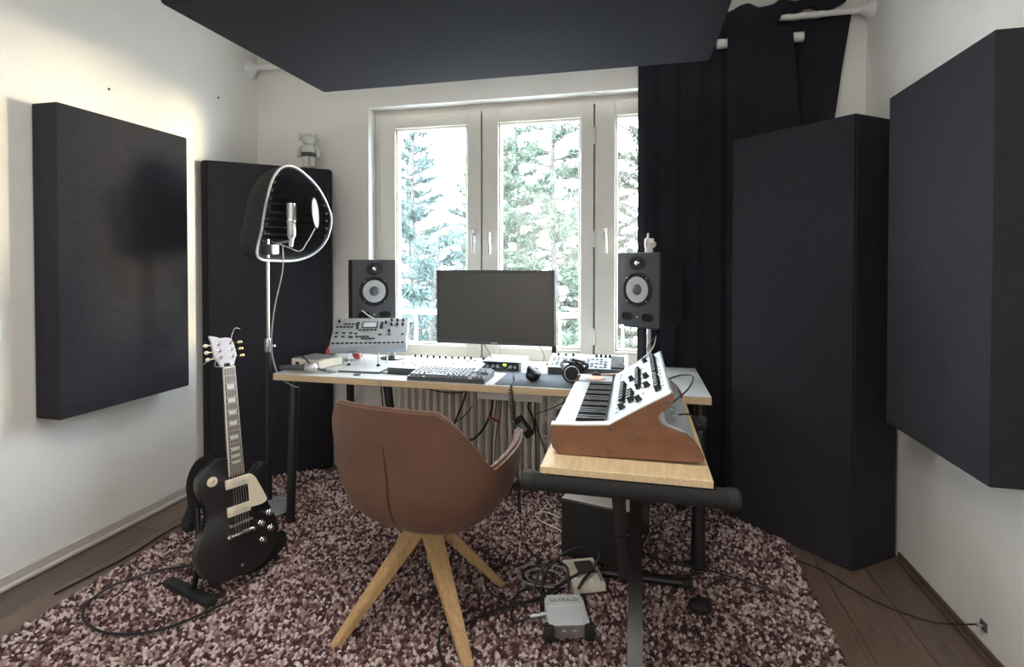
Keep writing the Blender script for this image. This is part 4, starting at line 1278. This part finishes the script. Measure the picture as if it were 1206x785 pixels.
# guitar stand
t = thing('guitar_stand', 'black folding guitar stand on the rug under the black guitar', 'stand', (-1.59, 1.805, .02))
Gs = M.Rotation(ga + PI / 2, 4, 'Z')
def gp(x, y, z): return Gs @ V((x, y, z))
G().tube([gp(-.10, .055, .34), gp(-.115, .0, .16), V((-.10, -.08, .020))], .011, 10).obj('front_leg', bmetal, t)
G().tube([gp(.09, .055, .34), gp(.14, .03, .12), gp(.20, .00, .018)], .011, 10).obj('front_leg', bmetal, t)
G().tube([gp(0, .06, .42), gp(0, .16, .20), gp(0, .26, .018)], .011, 10).obj('rear_leg', bmetal, t)
G().tube([gp(-.10, .06, .34), gp(.09, .06, .34)], .011, 10).tube([gp(0, .06, .33), gp(0, .065, .50)], .011, 10).obj('crossbar', bmetal, t)
for sx in (-.075, .075):
    G().tube(spline([gp(sx, .05, .13), gp(sx, .0, .055), gp(sx, -.035, .050), gp(sx, -.05, .075)], 4), .010, 10).obj('cradle_arm', foam, t)
G().tube([gp(-.105, .04, .14), gp(.11, .04, .14)], .010, 8).obj('lower_bar', bmetal, t)
fbq = G().box((0, 0, 0), (.30, .045, .026), T((-.115, -.085, .012)) @ RZ(-15), bev=.008, seg=2).obj('foot_bar', foam, t)

# ================================================================ gear on the floor
FZ = .027
t = thing('equipment_cabinet', 'low black box-shaped cabinet on the rug under the desk', 'cabinet', (-.13, 2.45, .02), math.radians(-14))
G().b2((-.155, -.17, .012), (.155, .19, .262), bev=.006).obj('cabinet', bmetal, t)
G().b2((-.150, -.174, .018), (.150, -.169, .256), bev=.002).obj('front_grille', matte, t)
G().b2((-.152, -.165, .2615), (.152, .186, .2645), bev=.001).obj('top_cover', white, t, 'cabinet top with sky sheen put into its pale colour')  # white stands in for sky light reflected by the glossy top
copies('foot', G().cyl((0, 0, 0), (0, 0, .013), .016, n=12), matte, t, [(-.13, -.14, 0), (.13, -.14, 0), (-.13, .16, 0), (.13, .16, 0)])
G().cyl((.118, -.172, .16), (.118, -.177, .16), .005, n=10).obj('power_light', silver, t)
t = thing('floor_controller', 'old cream desk device with dark screen lying among the cables', 'device', (-.205, 2.155, .030), math.radians(22))
G().add(*wedge(-.065, .065, -.085, .085, .028, .040)).obj('case', offwhite, t)
cmx = T((0, 0, .0345)) @ RX(4)
sc_ = G().b2((-.025, -.015, 0), (.048, .065, .0025), cmx).obj('screen', screenm, t)
for (kx, ky) in ((-.045, .045), (-.045, -.03), (-.018, -.055), (.015, -.055)):
    G().lathe([(.010, 0), (.010, .003), (.008, .004)], 14, cmx @ T((kx, ky, 0))).obj('button', white, t)
G().b2((.050, -.07, 0), (.060, .05, .003), cmx).obj('side_key', greybox, t)
t = thing('direct_box', 'small silver audio box with black rubber corners on the rug', 'audio box', (-.240, 1.872, .028), math.radians(16))
q = G().b2((-.072, -.074, .006), (.072, .074, .056), bev=.004).obj('case', casem, t)
G().b2((-.064, .016, .056), (.064, .080, .0605), bev=.0015).b2((-.052, -.084, .056), (.052, -.046, .0595), bev=.0015).obj('raised_rib', casem, t)
G().b2((-.050, -.083, .010), (.050, -.0735, .0565), bev=.002).obj('front_panel', steel, t)
cr_ = G().box((0, 0, .027), (.034, .034, .054), bev=.007, seg=2)
copies('corner_guard', cr_, matte, t, [(-.070, -.074, 0), (.070, -.074, 0), (-.070, .074, 0), (.070, .074, 0)])
for jx in (-.018, .018):
    G().cyl((jx, -.082, .03), (jx, -.086, .03), .009, n=14).obj('jack', steel, t)
G().tube([(-.070, .015, .032), (-.130, .005, .030)], [.011, .009], 12).obj('cable_plug', steel, t)
fc_ = bpy.data.curves.new('printed_name', 'FONT')
fc_.body = 'ULTRA-DI'; fc_.size = .024; fc_.extrude = .0003; fc_.align_x = 'CENTER'; fc_.align_y = 'CENTER'
to = bpy.data.objects.new('printed_name', fc_); C.objects.link(to)
bpy.context.view_layer.update()
dg = bpy.context.evaluated_depsgraph_get()
me = bpy.data.meshes.new_from_object(to.evaluated_get(dg))
bpy.data.objects.remove(to)
to = bpy.data.objects.new('printed_name', me); C.objects.link(to)
me.materials.clear(); me.materials.append(darkgrey)
to.parent = t; to.location = (0, .046, .0608); to['label'] = 'dark lettering on the silver box'
o = G().ball((0, 0, 0), (.042, .035, .026), 16).ball((.02, .01, .008), (.024, .022, .016), 12).obj('rubber_lump', matte)
o.location = (.235, 2.07, .043); tag(o, 'black rounded rubber lump lying alone on the rug', 'rubber foot')
# power brick hanging behind the coiled cable
t = thing('power_adapter', 'black power adapter hanging below the desk behind the coiled cable', 'power adapter', (-0.552, 2.62, 0.493), 0)
G().box((0, 0, 0), (.045, .035, .115), RY(-38), bev=.005, seg=2).obj('case', black, t)
G().b2((-.012, -.0185, -.02), (.012, -.017, .03), RY(-38)).obj('sticker', greybox, t)

# ================================================================ cables
def cable(label, pts, r, m, n=6, cat='cable', loop=None):
    P = spline(pts, n)
    c = P[0].copy()
    o = G().tube([p - c for p in P], r, 6).obj('cable', m)
    o.location = c
    tag(o, label, cat)
    return o
def coil(a, b, turns, R_, r, n=10):
    a = V(a); b = V(b); d = (b - a); L_ = d.length; d.normalize()
    u = d.orthogonal().normalized(); w_ = d.cross(u)
    P = []
    N_ = int(turns * n)
    for i in range(N_ + 1):
        s = i / N_
        k = 2 * PI * turns * s
        P.append(a + d * (L_ * s) + (u * math.cos(k) + w_ * math.sin(k)) * R_)
    return P
t = thing('coiled_headphone_cable', 'long black coiled cable hanging over the desk edge down to the rug', 'cable', (-.560, 2.37, .755))
G().tube([(-.003, .06, .030), (0, .045, .012)], [.0045, .006], 8).tube([(-.005, .075, .05), (-.003, .06, .03)], .003, 8).obj('plug', chrome, t, 'chrome plug')
G().tube([V((0, .045, .012)), V((0, .0, .006)), V((0, -.012, -.02))], .004, 8).obj('sleeve', black, t)
G().tube(coil((0, -.012, -.015), (.022, -.0, -.30), 26, .009, .0032), .0030, 5).obj('upper_coil', wireb, t)
G().tube(coil((.022, 0, -.30), (.035, .03, -.60), 34, .0065, .0028), .0028, 5).obj('lower_coil', wireb, t)
G().tube(spline([(.035, .03, -.60), (.04, .03, -.68), (.05, .02, -.725)], 5), .0028, 6).obj('tail', wireb, t)
cable('black cable drooping between desk underside and radiator, left end', [(-1.35, 2.80, .715), (-1.22, 2.82, .62), (-.95, 2.80, .60), (-.84, 2.78, .70)], .0035, wireb)
cable('thick black cable curving down before the radiator left of the power strip', [(-0.905, 2.760, 0.618), (-0.925, 2.760, 0.552), (-0.964, 2.760, 0.460), (-0.999, 2.760, 0.359), (-1.009, 2.760, 0.146)], 0.006, wireb)
cable('white cable running down from the power strip toward the pink plug', [(-0.846, 2.680, 0.573), (-0.818, 2.680, 0.538), (-0.776, 2.680, 0.514), (-0.743, 2.680, 0.507)], 0.003, wirew)
cable('short pink-red plug lead hanging in front of the radiator', [(-0.748, 2.680, 0.511), (-0.720, 2.680, 0.500), (-0.697, 2.680, 0.492)], 0.006, wirer)
cable('thin black cable straight down beside the pink plug lead', [(-0.732, 2.760, 0.596), (-0.742, 2.760, 0.494), (-0.756, 2.760, 0.377), (-0.766, 2.760, 0.168)], 0.003, wireb)
cable('second thin black cable beside the pink plug lead, sagging right', [(-0.709, 2.780, 0.592), (-0.718, 2.780, 0.480), (-0.742, 2.780, 0.372), (-0.752, 2.780, 0.162)], 0.0025, wireb)
cable('black cable dropping behind the chair from the left half of the desk', [(-1.228, 2.40, .715), (-1.225, 2.41, .62), (-1.215, 2.42, .5), (-1.20, 2.44, .3), (-1.18, 2.46, .03)], .004, wireb)
cable('white loose cable hanging in a big loop between adapter and desk right half', [(-0.482, 2.640, 0.649), (-0.456, 2.640, 0.564), (-0.408, 2.640, 0.472), (-0.391, 2.640, 0.529), (-0.434, 2.640, 0.591), (-0.335, 2.640, 0.665)], 0.003, wirew)
cable('long white cable falling from the desk to the rug behind the board', [(-.33, 2.72, .715), (-.36, 2.70, .50), (-.30, 2.66, .30), (-.22, 2.60, .18), (-.30, 2.45, .06), (-.36, 2.38, .03)], .003, wirew)
cable('black cable hanging straight from the desk right of the adapter', [(-0.507, 2.680, 0.651), (-0.507, 2.680, 0.532), (-0.503, 2.680, 0.400), (-0.502, 2.680, 0.264), (-0.498, 2.680, 0.136)], 0.004, wireb)
cable('black cable knotted round the adapter up to the desk', [(-0.543, 2.660, 0.443), (-0.517, 2.660, 0.454), (-0.508, 2.660, 0.481), (-0.517, 2.660, 0.537), (-0.539, 2.660, 0.588), (-0.512, 2.660, 0.655)], 0.0055, wireb)
cable('thin black cable slanting from desk underside to the right desk leg', [(-0.500, 2.620, 0.558), (-0.427, 2.620, 0.588), (-0.333, 2.620, 0.637), (-0.241, 2.620, 0.680)], 0.0025, wireb)
cable('thin black cable behind the monitor bottom edge to the mixing controller', [(-.80, 2.66, .93), (-.78, 2.74, .86), (-.772, 2.80, .80)], .002, wireb)
cable('thin dark cable curling from the monitor to the audio interface', [(-.50, 2.66, .93), (-.47, 2.74, .84), (-.50, 2.82, .78), (-.58, 2.90, .765)], .002, wireb)
cable('black cable lying over the white device beside the hand microphone', [(-1.86, 2.60, .81), (-1.78, 2.56, .812), (-1.70, 2.51, .785), (-1.62, 2.48, .762), (-1.57, 2.475, .76)], .004, wireb)
cable('dark cable on the desk from folder toward the keyboard', [(-1.30, 2.50, .756), (-1.2, 2.505, .755), (-1.10, 2.50, .755), (-1.07, 2.56, .755)], .003, wireb)
cable('white cable bulging behind the drum machine', [(-1.60, 2.80, .97), (-1.585, 2.83, 1.035), (-1.55, 2.80, 1.045), (-1.50, 2.78, 1.02), (-1.44, 2.79, .99)], .004, wirew)
cable('pale cable looping behind the monitor onto the tabletop synthesizer', [(-.10, 2.78, .835), (-.04, 2.74, .80), (.02, 2.70, .84), (.08, 2.72, .90), (.10, 2.83, .95)], .003, wirew)
cable('black cable from the big synthesizer top to the right speaker', [(.06, 2.33, .935), (.05, 2.50, .93), (.09, 2.70, .96), (.12, 2.80, .985)], .003, wireb)
cable('white audio lead between headphones and big synthesizer', [(-.21, 2.60, .775), (-.14, 2.56, .768), (-.08, 2.50, .762), (.0, 2.44, .80), (.03, 2.36, .86), (.05, 2.33, .90)], .003, wirew)
cable('black cable bending over the back of the big synthesizer', [(.115, 1.80, .865), (.17, 1.86, .90), (.20, 2.02, .91), (.17, 2.18, .88), (.12, 2.20, .855)], .003, wireb)
cable('black jack lead at the back of the big synthesizer', [(.13, 1.72, .850), (.17, 1.74, .845), (.205, 1.80, .80), (.208, 1.95, .77)], .003, wireb)
cable('thick black cable arc hanging below the pink plug lead', [(-0.739, 2.700, 0.619), (-0.744, 2.700, 0.547), (-0.782, 2.700, 0.454), (-0.833, 2.700, 0.391), (-0.872, 2.700, 0.365), (-0.905, 2.700, 0.294)], .006, wireb)
cable('thin black cable sagging from the left end of the power strip', [(-0.855, 2.740, 0.557), (-0.904, 2.740, 0.498), (-0.952, 2.740, 0.458), (-1.016, 2.740, 0.411)], .003, wireb)
cable('white cable zigzagging beside the black upright cable', [(-0.461, 2.670, 0.297), (-0.474, 2.670, 0.384), (-0.417, 2.670, 0.432), (-0.479, 2.670, 0.458), (-0.395, 2.670, 0.629), (-0.417, 2.670, 0.662)], .003, wirew)
cable('black cable slanting behind the board edge from the adapter knot', [(-0.503, 2.660, 0.538), (-0.490, 2.660, 0.473), (-0.459, 2.660, 0.388), (-0.437, 2.660, 0.303), (-0.415, 2.660, 0.174)], .004, wireb)
# the tangle on the rug
rz = .032
cable('black cable loop lying widest on the rug beside the chair leg', [(-.49, 2.36, rz), (-.45, 2.30, rz), (-.40, 2.24, rz), (-.47, 2.20, rz), (-.56, 2.17, rz), (-.60, 2.08, rz), (-.55, 1.98, rz), (-.44, 1.95, rz), (-.36, 1.99, rz), (-.32, 2.06, rz)], .004, wireb)
cable('thick black cable crossing the rug from chair leg to cream device', [(-.62, 1.70, rz + .003), (-.58, 1.80, rz + .003), (-.48, 1.90, rz + .003), (-.36, 1.98, rz + .008), (-.28, 2.08, .05), (-.20, 2.13, .085)], .007, wireb)
cable('black cable curving from under the chair leg toward the camera', [(-.60, 1.86, rz), (-.66, 1.74, rz), (-.62, 1.62, rz), (-.52, 1.52, rz)], .005, wireb)
P0 = V((-.36, 2.13, rz))
for i in range(4):
    R_ = .052 + .017 * i
    cable(['smallest', 'second smallest', 'second largest', 'largest'][i] + ' loop of the coiled grey lead on the rug', [P0 + V((R_ * math.cos(a) * 1.1, R_ * math.sin(a) * .8, .004 * i + .003 * math.sin(3 * a))) for a in [i * .7 + k * 2 * PI / 9 for k in range(9)]], .0035, wireg if i % 2 else wireb)
cable('black cable arching over the cream device up to the cabinet', [(-.36, 2.02, rz), (-.345, 2.06, .10), (-.28, 2.12, .15), (-.19, 2.17, .16), (-.145, 2.18, .13), (-.17, 2.14, .085), (-.20, 2.08, .072), (-.215, 2.05, .055)], .006, wireb)
cable('black cable looping left of the silver audio box', [(-.366, 1.842, .058), (-.43, 1.84, rz), (-.45, 1.97, rz), (-.42, 2.04, rz), (-.36, 2.05, rz), (-.33, 2.0, rz)], .0045, wireb)
cable('black cable rising in an arch left of the cream device', [(-.38, 1.96, rz), (-.375, 2.02, .09), (-.33, 2.08, .13), (-.27, 2.11, .10), (-.255, 2.06, .06)], .005, wireb)
cable('thin black cable on the rug from the cabinet toward the radiator', [(-.30, 2.32, rz), (-.36, 2.42, rz), (-.40, 2.36, rz), (-.42, 2.26, rz)], .003, wireb)
cable('white cable loop on the rug under the board', [(-.34, 2.52, rz), (-.40, 2.56, rz), (-.46, 2.60, rz), (-.50, 2.66, rz), (-.46, 2.70, rz), (-.38, 2.66, rz)], .003, wirew)
cable('thin black cable on the rug between keyboard stand and right desk leg', [(.02, 2.42, rz), (.15, 2.36, rz), (.30, 2.34, rz), (.45, 2.28, rz), (.58, 2.22, rz)], .004, wireb)
cable('black cable on the rug behind the stand foot', [(.02, 2.28, rz), (.10, 2.26, rz), (.20, 2.28, rz), (.28, 2.32, rz)], .0035, wireb)
cable('short grey cable end on the rug in front of the silver box', [(-.21, 1.60, rz), (-.175, 1.66, rz), (-.165, 1.74, rz)], .0035, wireg)
cable('brown guitar cable looping over the rug around the guitar stand', [(-1.50, 1.72, rz), (-1.62, 1.52, rz), (-1.80, 1.46, rz), (-1.98, 1.52, rz), (-2.04, 1.66, rz), (-1.96, 1.80, rz), (-1.80, 1.90, rz)], .005, wireb)
cable('thin dark cable along the rug edge by the left wall', [(-2.25, 1.62, .006), (-2.22, 1.90, .006), (-2.235, 2.15, .006), (-2.20, 2.36, .006), (-2.1, 2.52, .03)], .004, wireb)
cable('thin dark antenna wire crossing the right floor strip up to its wall plug', [(.70, 2.56, .004), (.782, 2.50, .004), (.845, 2.40, .004), (.93, 2.30, .004), (1.048, 2.235, .005), (1.105, 2.20, .024), (1.122, 2.14, .065), (1.135, 2.10, .094)], .003, wireb)
t = thing('wall_plug', 'tiny dark wall plug low on the right wall at the cable end', 'plug', (1.149, 2.091, .096))
G().b2((-.006, -.016, -.016), (0, .016, .016), bev=.002).obj('plate', darkgrey, t)
G().cyl((-.022, 0, 0), (-.004, 0, 0), .006, n=10).obj('pin', steel, t)
